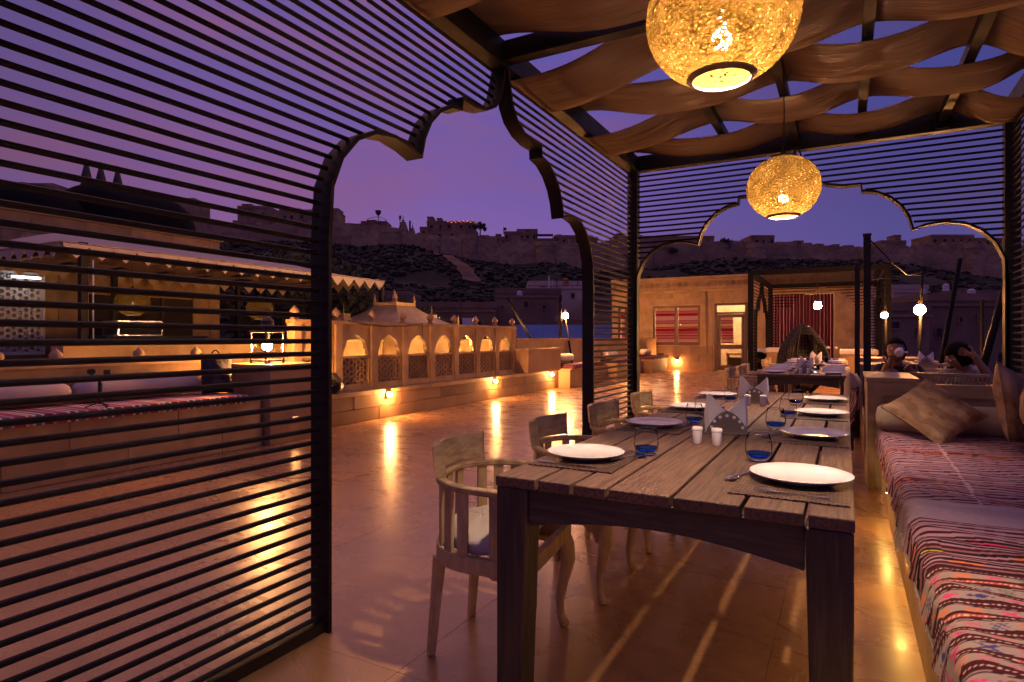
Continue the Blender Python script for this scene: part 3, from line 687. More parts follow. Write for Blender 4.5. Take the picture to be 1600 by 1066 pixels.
for px, y0, y1, d, lab in ((858,432,452,60,'thick pale vent pipe on the town roof'),(863,437,452,60,'thin pipe beside the vent pipe'),(870,434,452,60,'thin rooftop pipe left of the orange tank'),(903,430,446,60,'rooftop pipe right of the orange tank'),(710,466,482,46,'television aerial pole on the long dark house'),(672,474,482,46,'short roof pole on the long dark house')):
    p, q = at(px, y1, d), at(px, y0, d)
    b = MB().tube([(0,0,0),(0,0,q.z-p.z)], .09 if px == 858 else .045, 6)
    if px == 710: b.bar((-.5,0,q.z-p.z-.1),(.5,0,q.z-p.z-.1),.05).bar((.5,0,q.z-p.z-.1),(.7,0,0),.03)
    b.build('roof_pipe' if px > 720 else 'aerial_pole', M['white'] if px in (858,863) else M['iron'], loc=tuple(p), label=lab, cat='pipe' if px > 720 else 'aerial')
# laundry and blue tarpaulin roof
p = at(734, 510, 44); MB().prism([(-.55,0),(.45,0),(.5,-.9),(.1,-1.0),(-.1,-.95),(-.5,-.8)], lambda u, v, t: (u, t, v), -.03, .03).build('hung_cloth', M['pale'], loc=(p.x, p.y, p.z+.6), rz=ANG, label='lilac cloth hung out before the long dark town house', cat='laundry')
A, B, u, n = dirs(798, 1002, 27); tb_ = thing('tarpaulin_roof', 'blue corrugated tarpaulin roof beyond the terrace parapet', 'tarpaulin', tuple((A+B)/2)[:2]+(-1,), math.atan2(u.y, u.x))
W = (B-A).length; b = MB()
z0, z1 = [CH+(HY-y)/F*27+1 for y in (530, 507)]
k = int(W/.12)
for i in range(k):
    x0 = -W/2+i*W/k; x1 = x0+W/k; xm = (x0+x1)/2
    b.add([(x0,0,z0),(xm,-.03,z0),(xm,.8,z1),(x0,.83,z1)], [(0,1,2,3)]).add([(xm,-.03,z0),(x1,0,z0),(x1,.83,z1),(xm,.8,z1)], [(0,1,2,3)])
b.box(-W/2, .85, z0-.3, W/2, .95, z1-.02)
b.build('sheet', M['tarp'], tb_)
MB().box(-W/2, .3, 0, W/2, .5, z0-.05).build('support_wall', M['town'], tb_)

# ------------------------------------------------------------------ cusped arch screens and pergolas
HALF = [(0,2.93),(.03,2.78),(.07,2.66),(.13,2.585),(.235,2.53),(.36,2.505),(.49,2.505),(.495,2.445),(.60,2.425),(.70,2.37),(.78,2.29),(.83,2.20),(.86,2.09),(.95,2.115),(1.07,2.13),(1.2,2.11),(1.31,2.05),(1.40,1.95),(1.455,1.82),(1.47,1.6),(1.47,0)]
def halfw(z):
    best = 0
    for (u0, z0), (u1, z1) in zip(HALF, HALF[1:]):
        if z1 > z0: continue
        if z1 <= z <= z0: best = max(best, u0+(u1-u0)*((z0-z)/(z0-z1) if z0 > z1 else 0))
    return best
def arch_band(root, fn, c, t=.018, dep=.05, s=1.0, m=None):
    path = [(c-u*s, z) for u, z in reversed(HALF)] + [(c+u*s, z) for u, z in HALF[1:]]
    n = len(path); nor = []
    for i in range(n):
        a = Vector(path[max(0, i-1)]); b = Vector(path[min(n-1, i+1)]); d = (b-a).normalized(); nor.append(Vector((-d.y, d.x)))
    b = MB()
    for i in range(n):
        p = Vector(path[i]); q = p + nor[i]*t
        b.v += [fn(p.x, p.y, -dep), fn(q.x, q.y, -dep), fn(q.x, q.y, dep), fn(p.x, p.y, dep)]
    for i in range(n-1):
        for k in range(4): b.f.append((4*i+k, 4*i+(k+1) % 4, 4*i+4+(k+1) % 4, 4*i+4+k))
    b.f += [(0,1,2,3), (4*n-1, 4*n-2, 4*n-3, 4*n-4)]
    b.build('arch_frame', m or M['metal'], root, smooth='a', world=True)
def screen(root, fn, a0, a1, c, ztop=2.86, pitch=.0512, z0=.06, r=.0098, n=8, s=1.0, only=None, frame=True):
    k = 0; z = z0
    while z < ztop:
        w = halfw(z)*s + (.03 if z < 2.9 else 0)
        for e0, e1 in ((a0, c-w), (c+w, a1)):
            if only == 'far' and e1 != a1: continue
            if e1-e0 < .04: continue
            m_ = (e0+e1)/2
            jz = lambda: z + rnd.uniform(-.0016, .0016)
            zc = z + rnd.uniform(-.0022, .0010)
            MB().tube([fn(e0, jz(), 0), fn((e0+e1)/2, zc, rnd.uniform(-.002,.002)), fn(e1, jz(), 0)], r, n).build('slat', M['metal'], root, smooth='a', world=True)
        z += pitch; k += 1
    if frame: arch_band(root, fn, c, s=s)

XL, XR, YN, YF, ZT = -1.89, 1.13, .56, 6.02, 2.87
perg = thing('dining_pergola', 'black slatted pergola with cusped arches and woven canvas roof over the near dining table', 'pergola', (XL, YN, 0), 0)
fL = lambda a, z, t: (XL+t, a, z)
fR = lambda a, z, t: (XR+t, a, z)
fB = lambda a, z, t: (a, YF+t, z)
screen(perg, fL, YN+.05, YF-.05, 3.30)
screen(perg, fR, 3.3, YF-.05, 3.30, only='far')
screen(perg, fB, XL+.05, XR-.05, -.38)
for x, y in ((XL, YN), (XR, YN), (XL, YF), (XR, YF)):
    b = MB().box(x-.05, y-.05, 0, x+.05, y+.05, 3.02); b.build('post', M['metal'], perg, world=True, bevel=.004)
for x, y in ((XL, YF), (XR, YF)):
    MB().box(x-.09, y-.09, 0, x+.09, y+.09, .012).build('base_plate', M['metal'], perg, world=True)
for b in (MB().box(XL-.05, YN+.05, ZT, XL+.06, YF-.05, 3.02), MB().box(XR-.06, YN+.05, ZT, XR+.05, YF-.05, 3.02),
          MB().box(XL+.05, YF-.05, ZT, XR-.05, YF+.05, 3.02), MB().box(XL+.05, YN-.05, ZT, XR-.05, YN+.05, 3.02),
          MB().box(XL+.06, 3.25, 2.90, XR-.06, 3.34, 3.02)):
    b.build('beam', M['metal'], perg, world=True, bevel=.003)
for b in (MB().box(XL-.03, YN+.05, .003, XL+.03, 1.81, .045), MB().box(XL-.03, 4.79, .003, XL+.03, YF-.05, .045), MB().box(XR-.03, 4.79, .003, XR+.03, YF-.05, .045)):
    b.build('bottom_rail', M['metal'], perg, world=True)
PX = [-.93, -.39, .11, .68]
for x in PX:
    MB().box(x-.03, YN+.05, 2.935, x+.03, 3.25, 3.0).build('rafter', M['metal'], perg, world=True)
    MB().box(x-.03, 3.34, 2.935, x+.03, YF-.05, 3.0).build('rafter', M['metal'], perg, world=True)
    MB().box(x-.045, YF-.085, ZT+.01, x+.045, YF-.052, 3.01).build('bracket', M['metal'], perg, world=True)
# canvas strips woven over and under the rafters
sup = [XL] + PX + [XR]
def strip(y0, y1, par):
    rows = []; nseg = 12; nv = 6
    xs = []
    def zsup(k):
        if k in (0, 5): return (ZT-.025) if (k+par) % 2 == 0 else 3.045
        return 2.915 if (k+par) % 2 == 0 else 3.012
    for k in range(5):
        for i in range(nseg + (1 if k == 4 else 0)):
            t = i/nseg; x = sup[k]+(sup[k+1]-sup[k])*t
            zz = zsup(k)+(zsup(k+1)-zsup(k))*(3*t*t-2*t*t*t)
            zz -= (.012 if 0 < k < 4 else .03)*math.sin(math.pi*t)**2
            xs.append((x, zz, k, t))
    xs.insert(0, (XL-.07, zsup(0)+.10, 0, 0)); xs.append((XR+.07, zsup(5)+.10, 4, 1))
    b = MB()
    for j in range(nv+1):
        v = j/nv
        for x, zz, k, t in xs:
            belly = -.022*4*t*(1-t)*math.sin(math.pi*v)
            edge = .012*math.sin(x*6+par*2+y0)*(v-.5)
            b.v.append((x, y0+(y1-y0)*v + .012*math.sin(x*3.1+par+y0*2), zz+belly+edge+.004*math.sin(v*14+x*2+y0)))
    n = len(xs)
    for j in range(nv):
        for i in range(n-1): b.f.append((j*n+i, j*n+i+1, (j+1)*n+i+1, (j+1)*n+i))
    o = b.build('canvas_strip', M['canvas'], perg, smooth=True, world=True)
    so_ = o.modifiers.new('thick', 'SOLIDIFY'); so_.thickness = .0025
yy = [(.62,1.24,1),(1.27,1.9,0),(1.94,2.57,0),(2.6,3.22,1),(3.42,4.03,0),(4.06,4.67,1),(4.71,5.29,0),(5.33,5.93,1)]
yy = [(.64,1.24,0),(1.28,1.9,1),(1.95,2.57,0),(2.60,3.22,1),(3.42,4.03,0),(4.06,4.67,1),(4.71,5.29,0),(5.33,5.93,1)]
for a, b_, par in yy: strip(a, b_, par)

# hanging lamps: a hollow pierced globe with a bulb, a metal collar and a round grille below
def make_lamp(name, label, loc, R=.225, cord=.6, group='woven globe lamps', L_=1700, col=WARM, seed=5, collar=True):
    t = thing(name, label, 'hanging lamp', loc, 0, group)
    T = random.Random(seed); b = MB(); nu, nv = 170, 92
    th0, th1 = .34, math.pi-.42
    def pt(u, v):
        th = th0+(th1-th0)*v/nv; a = 2*math.pi*u/nu
        r = R*(1+.006*math.sin(a*40+v)+.004*math.sin(v*3.1))
        return (r*math.sin(th)**.92*math.cos(a), r*math.sin(th)**.92*math.sin(a), R*.90*math.cos(th))
    for v in range(nv+1):
        for u in range(nu): b.v.append(pt(u, v))
    for v in range(nv):
        for u in range(nu):
            if T.random() < .045 and 1 < v < nv-2: continue
            b.f.append((v*nu+u, v*nu+(u+1) % nu, (v+1)*nu+(u+1) % nu, (v+1)*nu+u))
    b.build('lamp_shade', M['shade'], t, smooth=True)
    zb = R*.90*math.cos(th1); rb = R*math.sin(th1)**.92; zt = R*.90*math.cos(th0); rt = R*math.sin(th0)**.92
    if collar:
        MB().lathe([(rb+.002,zb+.004),(rb+.004,zb-.004),(rb-.008,zb-.012),(rb-.013,zb-.010),(rb-.013,zb-.004),(rb-.004,zb+.002)], n=40, cap=False).build('collar', M['steel_dark'], t, smooth='a')
    MB().lathe([(rt+.002,zt-.002),(rt+.002,zt+.01),(.02,zt+.02),(.015,zt+.05),(0,zt+.05)], n=24).build('cap', M['iron'], t, smooth='a')
    MB().tube([(0,0,-.042),(0,0,zt)], .014, 10).build('lamp_holder', M['iron'], t, smooth=True)
    MB().ico((0,0,-.072), .030, 2).build('bulb', bulb('bulb_'+name+str(L_), col, L_), t, smooth=True)
    MB().tube([(0,0,zt+.05),(.006,0,zt+.05+cord*.5),(0,0,zt+.05+cord)], .004, 6).build('cord', M['iron'], t)
    MB().tube([(-.01,0,zt+.05+cord*.86),(-.05,0,zt+.05+cord)], .002, 4).tube([(.01,0,zt+.05+cord*.86),(.05,0,zt+.05+cord)], .002, 4).build('cord_tie', M['iron'], t)
    return t
lamp1 = make_lamp('globe_lamp', 'large glowing gold globe lamp hanging nearest over the table', (-.335, 1.95, 2.185), L_=4600, cord=.52)
lamp2 = make_lamp('globe_lamp', 'glowing gold globe lamp hanging over the far end of the near table', (-.36, 4.36, 2.185), L_=4600, cord=.52)

# ------------------------------------------------------------------ dining tables
def make_table(name, label, loc, Lt, W=1.03):
    t = thing(name, label, 'table', loc)
    bounds = [0, .15, .27, .385, .575, .765, .92, W]
    for i, (a, b) in enumerate(zip(bounds, bounds[1:])):
        g = .0055
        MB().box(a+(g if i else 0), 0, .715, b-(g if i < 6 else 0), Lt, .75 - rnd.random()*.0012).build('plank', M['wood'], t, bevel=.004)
    for x in (0, W-.115):
        for y in (.004, Lt-.119):
            k = .012 if x == 0 else .0
            b = MB(); x0, x1 = x+.002, x+.113
            sx = .018
            if x == 0: bt = [(x0, y, 0), (x1-sx, y, 0), (x1-sx, y+.09, 0), (x0, y+.09, 0)]
            else: bt = [(x0+sx, y, 0), (x1, y, 0), (x1, y+.09, 0), (x0+sx, y+.09, 0)]
            b.hexa(bt, [(x0, y, .713), (x1, y, .713), (x1, y+.11, .713), (x0, y+.11, .713)]).build('leg', M['wood_leg_shaded'], t, bevel=.006)
    def apron(fn, a0, a1):
        n = 16; top = [(a0+(a1-a0)*i/n, .712) for i in range(n+1)]; bot = [(a0+(a1-a0)*i/n, .595+.045*math.sin(math.pi*i/n)) for i in range(n, -1, -1)]
        return MB().prism(top+bot, fn, 0, .035)
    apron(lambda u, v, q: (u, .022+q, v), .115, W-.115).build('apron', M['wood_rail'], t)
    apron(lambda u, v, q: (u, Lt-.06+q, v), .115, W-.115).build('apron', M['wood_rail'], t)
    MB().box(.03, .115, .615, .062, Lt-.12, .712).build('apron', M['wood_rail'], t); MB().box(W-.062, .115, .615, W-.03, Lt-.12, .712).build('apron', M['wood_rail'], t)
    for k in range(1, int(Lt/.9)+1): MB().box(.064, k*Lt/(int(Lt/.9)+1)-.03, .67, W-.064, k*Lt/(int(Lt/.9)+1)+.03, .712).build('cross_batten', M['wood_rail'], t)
    return t
T1 = make_table('dining_table', 'long weathered plank table laid with white plates in the foreground', (-1.01, 1.73, 0), 3.75)
T2 = make_table('dining_table', 'second plank table beyond the far arch laid with rolled napkins', (-.98, 8.2, 0), 2.7)
T3 = make_table('dining_table', 'third plank table nearest the wicker cocoon chair', (-1.0, 11.7, 0), 2.4)

# ------------------------------------------------------------------ tub chair
def make_chair(label, loc, rz=0):
    t = thing('tub_chair', label, 'chair', loc, rz, 'wooden tub chairs along the tables')
    # local: faces +X, back at x=-.21, width along y, centre at origin
    Rw = .262
    def horse(n=18, r=Rw, back=-.22, front=.20):
        pts = [(front, -r)]
        for i in range(n+1):
            a = -math.pi/2 - math.pi*i/n
            pts.append((back+r*.86+math.cos(a)*r*.86, math.sin(a)*r))
        pts.append((front, r)); return pts
    hp = horse()
    def ring(z, w, h, pts=hp, slope=0):
        b = MB(); n = len(pts)
        for i, (x, y) in enumerate(pts):
            a = Vector(pts[max(0, i-1)]); c = Vector(pts[min(n-1, i+1)]); d = (c-a).normalized(); nn = Vector((-d.y, d.x))
            p = Vector((x, y)); zz = z + slope*(x+.22)
            for s, q in ((-1,-1),(1,-1),(1,1),(-1,1)): b.v.append((p.x+nn.x*s*w/2, p.y+nn.y*s*w/2, zz+q*h/2))
        for i in range(n-1):
            for k in range(4): b.f.append((4*i+k, 4*i+(k+1) % 4, 4*i+4+(k+1) % 4, 4*i+4+k))
        b.f += [(0,1,2,3), (4*n-1,4*n-2,4*n-3,4*n-4)]
        return b
    ring(.665, .036, .024, slope=-.03).build('arm_rail', M['chair_top'], t, smooth='a', bevel=.006)
    ring(.395, .032, .058).build('seat_frame', M['chair'], t, smooth='a', bevel=.004)
    MB().box(.19, -.255, .366, .222, .255, .424).build('seat_rail', M['chair'], t, bevel=.004)
    # crest: a curved board standing on the rail
    b = MB(); n = 14; rr = Rw+.0
    ar = [math.pi - .82 + 1.64*i/n for i in range(n+1)]
    for z, o in ((.682,0),(.80,.012)):
        pass
    vs = []
    for i, a in enumerate(ar):
        for ro, z in ((-.018,.683),(.018,.683),(.028,.788),(-.006,.795)):
            r_ = Rw+ro; vs.append((-.22+Rw*.86+math.cos(a)*r_*.90 - .0, math.sin(a)*r_, z))
    b.v = vs
    for i in range(n):
        for k in range(4): b.f.append((4*i+k, 4*i+(k+1) % 4, 4*i+4+(k+1) % 4, 4*i+4+k))
    b.f += [(0,1,2,3), (4*n+3,4*n+2,4*n+1,4*n)]
    b.build('backrest', M['chair_top'], t, smooth='a', bevel=.006)
    # flat vertical slats between frame and rail
    import bisect
    L_ = [0]
    for a, c in zip(hp, hp[1:]): L_.append(L_[-1]+math.dist(a, c))
    for f in (.09, .20, .265, .33, .435, .5, .565, .67, .735, .80, .91):
        s = f*L_[-1]; i = min(len(hp)-2, max(0, bisect.bisect(L_, s)-1)); q = (s-L_[i])/(L_[i+1]-L_[i])
        x = hp[i][0]+(hp[i+1][0]-hp[i][0])*q; y = hp[i][1]+(hp[i+1][1]-hp[i][1])*q
        d = (Vector(hp[i+1])-Vector(hp[i])).normalized(); a = math.atan2(d.y, d.x)
        MB().obox((x, y, .538), (.042, .015, .232), Matrix.Rotation(a, 3, 'Z')).build('slat', M['chair'], t, bevel=.002)
    for s in (-1, 1):    # turned-out rear legs, cabriole front legs
        MB().tube([(-.175, s*.165, .37), (-.185, s*.17, .24), (-.205, s*.178, 0)], [.030, .026, .021], 4).build('rear_leg', M['chair'], t, bevel=.003)
        pts = [(.19, s*.225, .40), (.205, s*.235, .34), (.212, s*.24, .28), (.196, s*.232, .20), (.180, s*.226, .11), (.184, s*.228, .045), (.200, s*.236, 0)]
        MB().tube(pts, [.034, .036, .032, .025, .019, .017, .022], 8).build('front_leg', M['chair'], t, smooth=True)
        # carved bracket under the rail
        MB().prism([(.16,.367),(.05,.367),(.075,.345),(.11,.345),(.13,.32),(.155,.315),(.165,.28),(.175,.27),(.175,.367)], lambda u, v, q: (u, s*.235+q, v), -.012, .012).build('bracket', M['chair'], t)
        MB().bar((.195, s*.250, .42), (.19, s*.258, .66), .034, .03, up=(1,0,0)).build('arm_post', M['chair'], t, bevel=.003)
    # seat cushion
    b = MB(); ns = 28; outline = []
    for i in range(ns):
        f = i/(ns-1); s = (.04+.92*f)*L_[-1]; j = min(len(hp)-2, max(0, bisect.bisect(L_, s)-1)); q = (s-L_[j])/(L_[j+1]-L_[j])
        outline.append((hp[j][0]+(hp[j+1][0]-hp[j][0])*q, hp[j][1]+(hp[j+1][1]-hp[j][1])*q))
    cx = sum(p[0] for p in outline)/ns; rings = [(.88,.424),(.93,.435),(.94,.462),(.90,.480),(.7,.492),(.35,.497),(0.02,.498)]
    for k, z in rings:
        for x, y in outline: b.v.append((cx+(x-cx)*k, y*k, z+.003*math.sin(x*40+y*33)))
    for r in range(len(rings)-1):
        for i in range(ns): b.f.append((r*ns+i, r*ns+(i+1) % ns, (r+1)*ns+(i+1) % ns, (r+1)*ns+i))
    b.build('cushion', M['cushion'], t, smooth=True)
    return t
chair1 = make_chair('wooden tub chair nearest the camera at the front corner of the near table', (-1.20, 2.085, 0), math.radians(7))
dup(chair1, (-1.165, 2.84, 0), math.radians(1), 'second wooden tub chair from the camera beside the near table')
dup(chair1, (-1.15, 3.60, 0), math.radians(-3), 'third wooden tub chair whose back overlaps the slatted arch pier')
dup(chair1, (-1.15, 4.44, 0), math.radians(2), 'fourth wooden tub chair by the far left post of the pergola')
for k, (y, lab) in enumerate([(8.6,'wooden tub chair at the near corner of the second table'), (9.3,'middle wooden tub chair at the second table'), (10.1,'farthest wooden tub chair at the second table'), (12.3,'wooden tub chair beside the third table'), (13.3,'wooden tub chair at the far end of the third table')]):
    dup(chair1, (-1.16 + (.02 if k % 2 else -.02), y, 0), math.radians(2*(-1)**k), lab)

# ------------------------------------------------------------------ table settings
def lathe_thing(): pass
plate_mb = MB().lathe([(0,.004),(.075,.004),(.078,.0),(.082,.0),(.088,.005),(.12,.012),(.142,.021),(.1435,.0235),(.141,.0245),(.118,.0165),(.09,.010),(.0,.0095)], n=56)
proto = {}
def plate(loc, label, s=1.0):
    if 'plate' not in proto:
        o = plate_mb.build('plate', M['china'], smooth=True); proto['plate'] = o
    else: o = proto['plate'].copy(); COL.objects.link(o)
    o.location = loc; o.scale = (s, s, s); tag(o, label, 'plate', 'white plates on the tables'); return o
def placemat(loc, label, rz=0):
    if 'mat' not in proto:
        o = MB().box(-.155, -.215, 0, .155, .215, .0035).build('placemat', M['mat']); proto['mat'] = o
    else: o = proto['mat'].copy(); COL.objects.link(o)
    o.location = loc; o.rotation_euler[2] = rz; tag(o, label, 'placemat', 'woven placemats'); return o
def tumbler(loc, label, blue=True):
    key = 'glass'
    if key not in proto:
        t = thing('tumbler', '', 'glass', loc)
        out = [(.0,.0),(.028,.0),(.036,.006),(.043,.022),(.0465,.040),(.046,.055),(.0425,.078),(.0385,.100)]
        inn = [(.0375,.100),(.0412,.078),(.0445,.055),(.045,.040),(.0415,.024),(.034,.014),(.0,.012)]
        MB().lathe(out+inn, n=32).build('glass_body', M['glass'], t, smooth=True)
        MB().lathe([(.0,.0125),(.033,.0145),(.0405,.0245),(.043,.031),(.0,.0312)], n=32).build('blue_base', M['blue'], t, smooth='a')
        MB().tube([(.038*math.cos(a*math.pi/14), .038*math.sin(a*math.pi/14), .1005) for a in range(29)], .0011, 5, cap=False).build('rim', M['steel'], t, smooth=True)
        proto[key] = t
    else: t = dup(proto[key], loc)
    tag(t, label, 'glass', 'stemless tumblers on the tables'); return t
def cutlery(kind, loc, rz, label, curve=0):
    key = kind
    if key not in proto:
        t = thing(kind, '', kind, loc)
        if kind == 'fork':
            MB().prism([(-.10,-.006),(.03,-.003),(.03,.003),(-.10,.006)], lambda u, v, q: (u, v, q), .006, .0085).build('handle', M['steel'], t)
            b = MB().prism([(.03,-.003),(.045,-.011),(.06,-.012),(.06,.012),(.045,.011),(.03,.003)], lambda u, v, q: (u, v, q+.004*(u-.03)/.03), .006, .008)
            for k in range(4): b.box(.06, -.0115+k*.0064, .009, .095, -.0082+k*.0064, .011)
            b.build('tines', M['steel'], t)
        elif kind == 'spoon':
            MB().prism([(-.10,-.006),(.02,-.003),(.02,.003),(-.10,.006)], lambda u, v, q: (u, v, q), .005, .0075).build('handle', M['steel'], t)
            b = MB(); n = 16
            for zz, k in ((.006,1.0),(.0045,.7),(.0035,.0)):
                for i in range(n): a = 2*math.pi*i/n; b.v.append((.045+.029*k*math.cos(a), .019*k*math.sin(a), zz))
            for r in range(2):
                for i in range(n): b.f.append((r*n+i, r*n+(i+1) % n, (r+1)*n+(i+1) % n, (r+1)*n+i))
            o = b.build('bowl', M['steel'], t, smooth=True); so_ = o.modifiers.new('t', 'SOLIDIFY'); so_.thickness = .0012
        else:
            MB().prism([(-.11,-.006),(0,-.005),(0,.005),(-.11,.006)], lambda u, v, q: (u, v, q), .0, .006).build('handle', M['steel'], t)
            MB().prism([(0,-.005),(.09,-.009),(.112,-.002),(.115,.005),(0,.005)], lambda u, v, q: (u, v, q), .001, .0028).build('blade', M['steel'], t)
        proto[key] = t
    else: t = dup(proto[key], loc)
    t.location = loc; t.rotation_euler[2] = rz
    tag(t, label, kind, 'cutlery on the tables'); return t
def napkin_stand(loc, label, rz=0, s=1.0):
    if 'ns' not in proto:
        t = thing('napkin_stand', '', 'napkin holder', loc)
        arch = [(-.095,.008)] + [(-.095+.0079*i, .008+.10*math.sin(min(1, i/12)*math.pi/2)**.8) for i in range(1, 12)] + [(0,.112)] + [(.095-.0079*i, .008+.10*math.sin(min(1, i/12)*math.pi/2)**.8) for i in range(11, 0, -1)] + [(.095,.008)]
        for y in (-.020, .017): 
            MB().prism(arch, lambda u, v, q: (u, y+q, v), 0, .002).build('side_plate', M['steel_dark'], t)
        MB().box(-.10, -.022, 0, .10, .022, .008).build('base', M['steel_dark'], t, bevel=.002)
        for i in range(7):
            a = math.pi*(.06+.88*i/6); x, z = .070*math.cos(a), .022+.066*math.sin(a)
            MB().prism([(x+.0072*math.cos(q*math.pi/6), z+.0072*math.sin(q*math.pi/6)) for q in range(12)], lambda u, v, q: (u, -.0225+q, v), 0, .0015).build('round_hole', M['napkin'], t)
        for k, (pk, lean) in enumerate(((-.082,.19),(.085,.183))):
            s_ = 1 if pk > 0 else -1
            base = [(-.085*0+.0,.015),(s_*.088,.015),(s_*.092,.10),(pk,lean),(s_*.035,.135),(0,.105)]
            for q0 in ((-.016, -.004), (.002,.013)):
                b = MB().prism(base if s_ > 0 else base[::-1], lambda u, v, q: (u*(1+.05*q/.01), q+.006*math.sin(v*30), v + (0 if q < 0 else -.006)), *q0)
                b.build('napkin', M['napkin'], t)
        proto['ns'] = t
    else: t = dup(proto['ns'], loc)
    t.location = loc; t.rotation_euler[2] = rz; t.scale = (s, s, s)
    tag(t, label, 'napkin holder', 'napkin holders on the tables'); return t
def shaker(loc, label):
    if 'sh' not in proto:
        o = MB().lathe([(0,0),(.019,0),(.0205,.002),(.0205,.055),(.0195,.056),(.0195,.057),(.0225,.058),(.0228,.066),(.020,.071),(.010,.073),(0,.0735)], n=28).build('shaker', M['china'], smooth='a'); proto['sh'] = o
    else: o = proto['sh'].copy(); COL.objects.link(o)
    o.location = loc; tag(o, label, 'shaker', 'salt and pepper shakers'); return o
Z = .7505
ordn = ['nearest the camera', 'second from the camera', 'third from the camera', 'farthest from the camera']
for i, y in enumerate([2.14, 3.07, 3.90, 4.84]):
    placemat((-.835, y, Z), 'brown woven placemat on the chair side of the near table, '+ordn[i], rnd.uniform(-.02,.02))
    plate((-.855 if i < 3 else -.86, y+.0, Z+.004), 'white plate on the chair side of the near table, '+ordn[i], 1.0)
    cutlery('knife', (-.86, y-.175, Z+.004), math.radians(rnd.uniform(-5,3)), 'steel knife on the chair side placemat '+ordn[i])
    cutlery('spoon', (-.70, y+.06 if i == 0 else y+.12, Z+.004), math.radians(62 if i == 0 else 80), 'dessert spoon beside the chair side plate '+ordn[i])
for i, y in enumerate([2.09, 3.05, 3.93, 4.83]):
    placemat((-.145, y-.0 if i else y-.03, Z), 'brown woven placemat on the daybed side of the near table, '+ordn[i], rnd.uniform(-.02,.02))
    plate((-.125, y+.02, Z+.004), 'white plate on the daybed side of the near table, '+ordn[i], 1.04 if i == 0 else 1.0)
    cutlery('fork', (-.14, y-.17 if i else y-.195, Z+.001), math.radians(177), 'steel fork on the daybed side placemat '+ordn[i])
    cutlery('spoon', (-.30, y-.03 if i else y-.02, Z+.004), math.radians(-112), 'dessert spoon beside the daybed side plate '+ordn[i])
GL = [(-.675, 2.31, 'empty tumbler with blue base behind the nearest chair side plate'), (-.28, 2.39, 'tumbler with blue base behind the nearest daybed side plate'),
      (-.70, 3.28, 'tumbler with blue base left of the first napkin holder'), (-.745, 3.72, 'tumbler with blue base close behind the one left of the first napkin holder'),
      (-.715, 4.53, 'tumbler with blue base in front of the brightly lit farthest left plate'), (-.305, 3.27, 'tumbler with blue base right of the first napkin holder'),
      (-.29, 3.82, 'tumbler with blue base between the two darker daybed side plates'), (-.295, 4.50, 'lit tumbler with blue base before the farthest daybed side plate')]
for x, y, lab in GL: tumbler((x, y, Z), lab)
napkin_stand((-.49, 2.98, Z), 'punched metal napkin holder with spread white napkins, first on the near table', math.radians(18))
napkin_stand((-.55, 4.44, Z), 'punched metal napkin holder farther down the near table', math.radians(14))
shaker((-.556, 2.66, Z), 'left white shaker in front of the first napkin holder')
shaker((-.474, 2.65, Z), 'right white shaker in front of the first napkin holder')
shaker((-.575, 4.31, Z), 'left white shaker in front of the farther napkin holder')
shaker((-.478, 4.32, Z), 'right white shaker in front of the farther napkin holder')
# second and third table
roll = MB().tube([(-.13,0,.018),(-.125,0,.018),(.125,0,.018),(.13,0,.018)], [.012,.018,.018,.012], 12)
def rolled(loc, rz, label):
    if 'roll' not in proto: o = roll.build('rolled_napkin', M['napkin'], smooth=True); proto['roll'] = o
    else: o = proto['roll'].copy(); COL.objects.link(o)
    o.location = loc; o.rotation_euler[2] = rz; tag(o, label, 'rolled napkin', 'rolled napkins'); return o
for T_, y0, nm in ((2, 8.2, 'second'), (3, 11.7, 'third')):
    ys = [.38, 1.0, 1.75] if T_ == 2 else [.4, 1.2]
    for k, dy in enumerate(ys):
        w = ['nearest', 'middle', 'farthest'][k] if T_ == 2 else ['near', 'far'][k]
        plate((-.80, y0+dy, Z), f'{w} white plate on the chair side of the {nm} table', .9)
        rolled((-.80, y0+dy-.0, Z+.026), .1, f'rolled white napkin across the {w} chair side plate of the {nm} table')
        plate((-.14, y0+dy, Z), f'{w} white plate on the right side of the {nm} table', .9)
        rolled((-.14, y0+dy, Z+.026), -.1, f'rolled white napkin across the {w} right plate of the {nm} table')
        tumbler((-.62, y0+dy+.10, Z), f'{w} tumbler on the chair side of the {nm} table')
        tumbler((-.34, y0+dy+.10, Z), f'{w} tumbler on the right side of the {nm} table')
    napkin_stand((-.47, y0+.45, Z), f'napkin holder with white napkins at the near end of the {nm} table', math.radians(12))
    napkin_stand((-.50, y0+1.6, Z), f'napkin holder with white napkins at the far end of the {nm} table', math.radians(12))
    shaker((-.50, y0+.25, Z), f'left white shaker at the near end of the {nm} table'); shaker((-.41, y0+.25, Z), f'right white shaker at the near end of the {nm} table')
for k, (x, lab) in enumerate(((-.28, 'left clear bottle with blue foot on the third table'), (-.16, 'right clear bottle with blue foot on the third table'))):
    t = thing('carafe', lab, 'bottle', (x, 12.2, Z), 0, 'clear bottles on the third table')
    MB().lathe([(0,0),(.045,0),(.05,.02),(.05,.16),(.03,.21),(.026,.25),(.03,.26)], n=20).build('bottle_body', M['glass'], t, smooth=True)
    MB().lathe([(0,.002),(.043,.003),(.047,.02),(.047,.08),(0,.081)], n=20).build('water', M['blue'], t, smooth='a')
    MB().lathe([(0,.26),(.027,.26),(.024,.29),(0,.295)], n=14).build('stopper', M['white'], t, smooth='a')

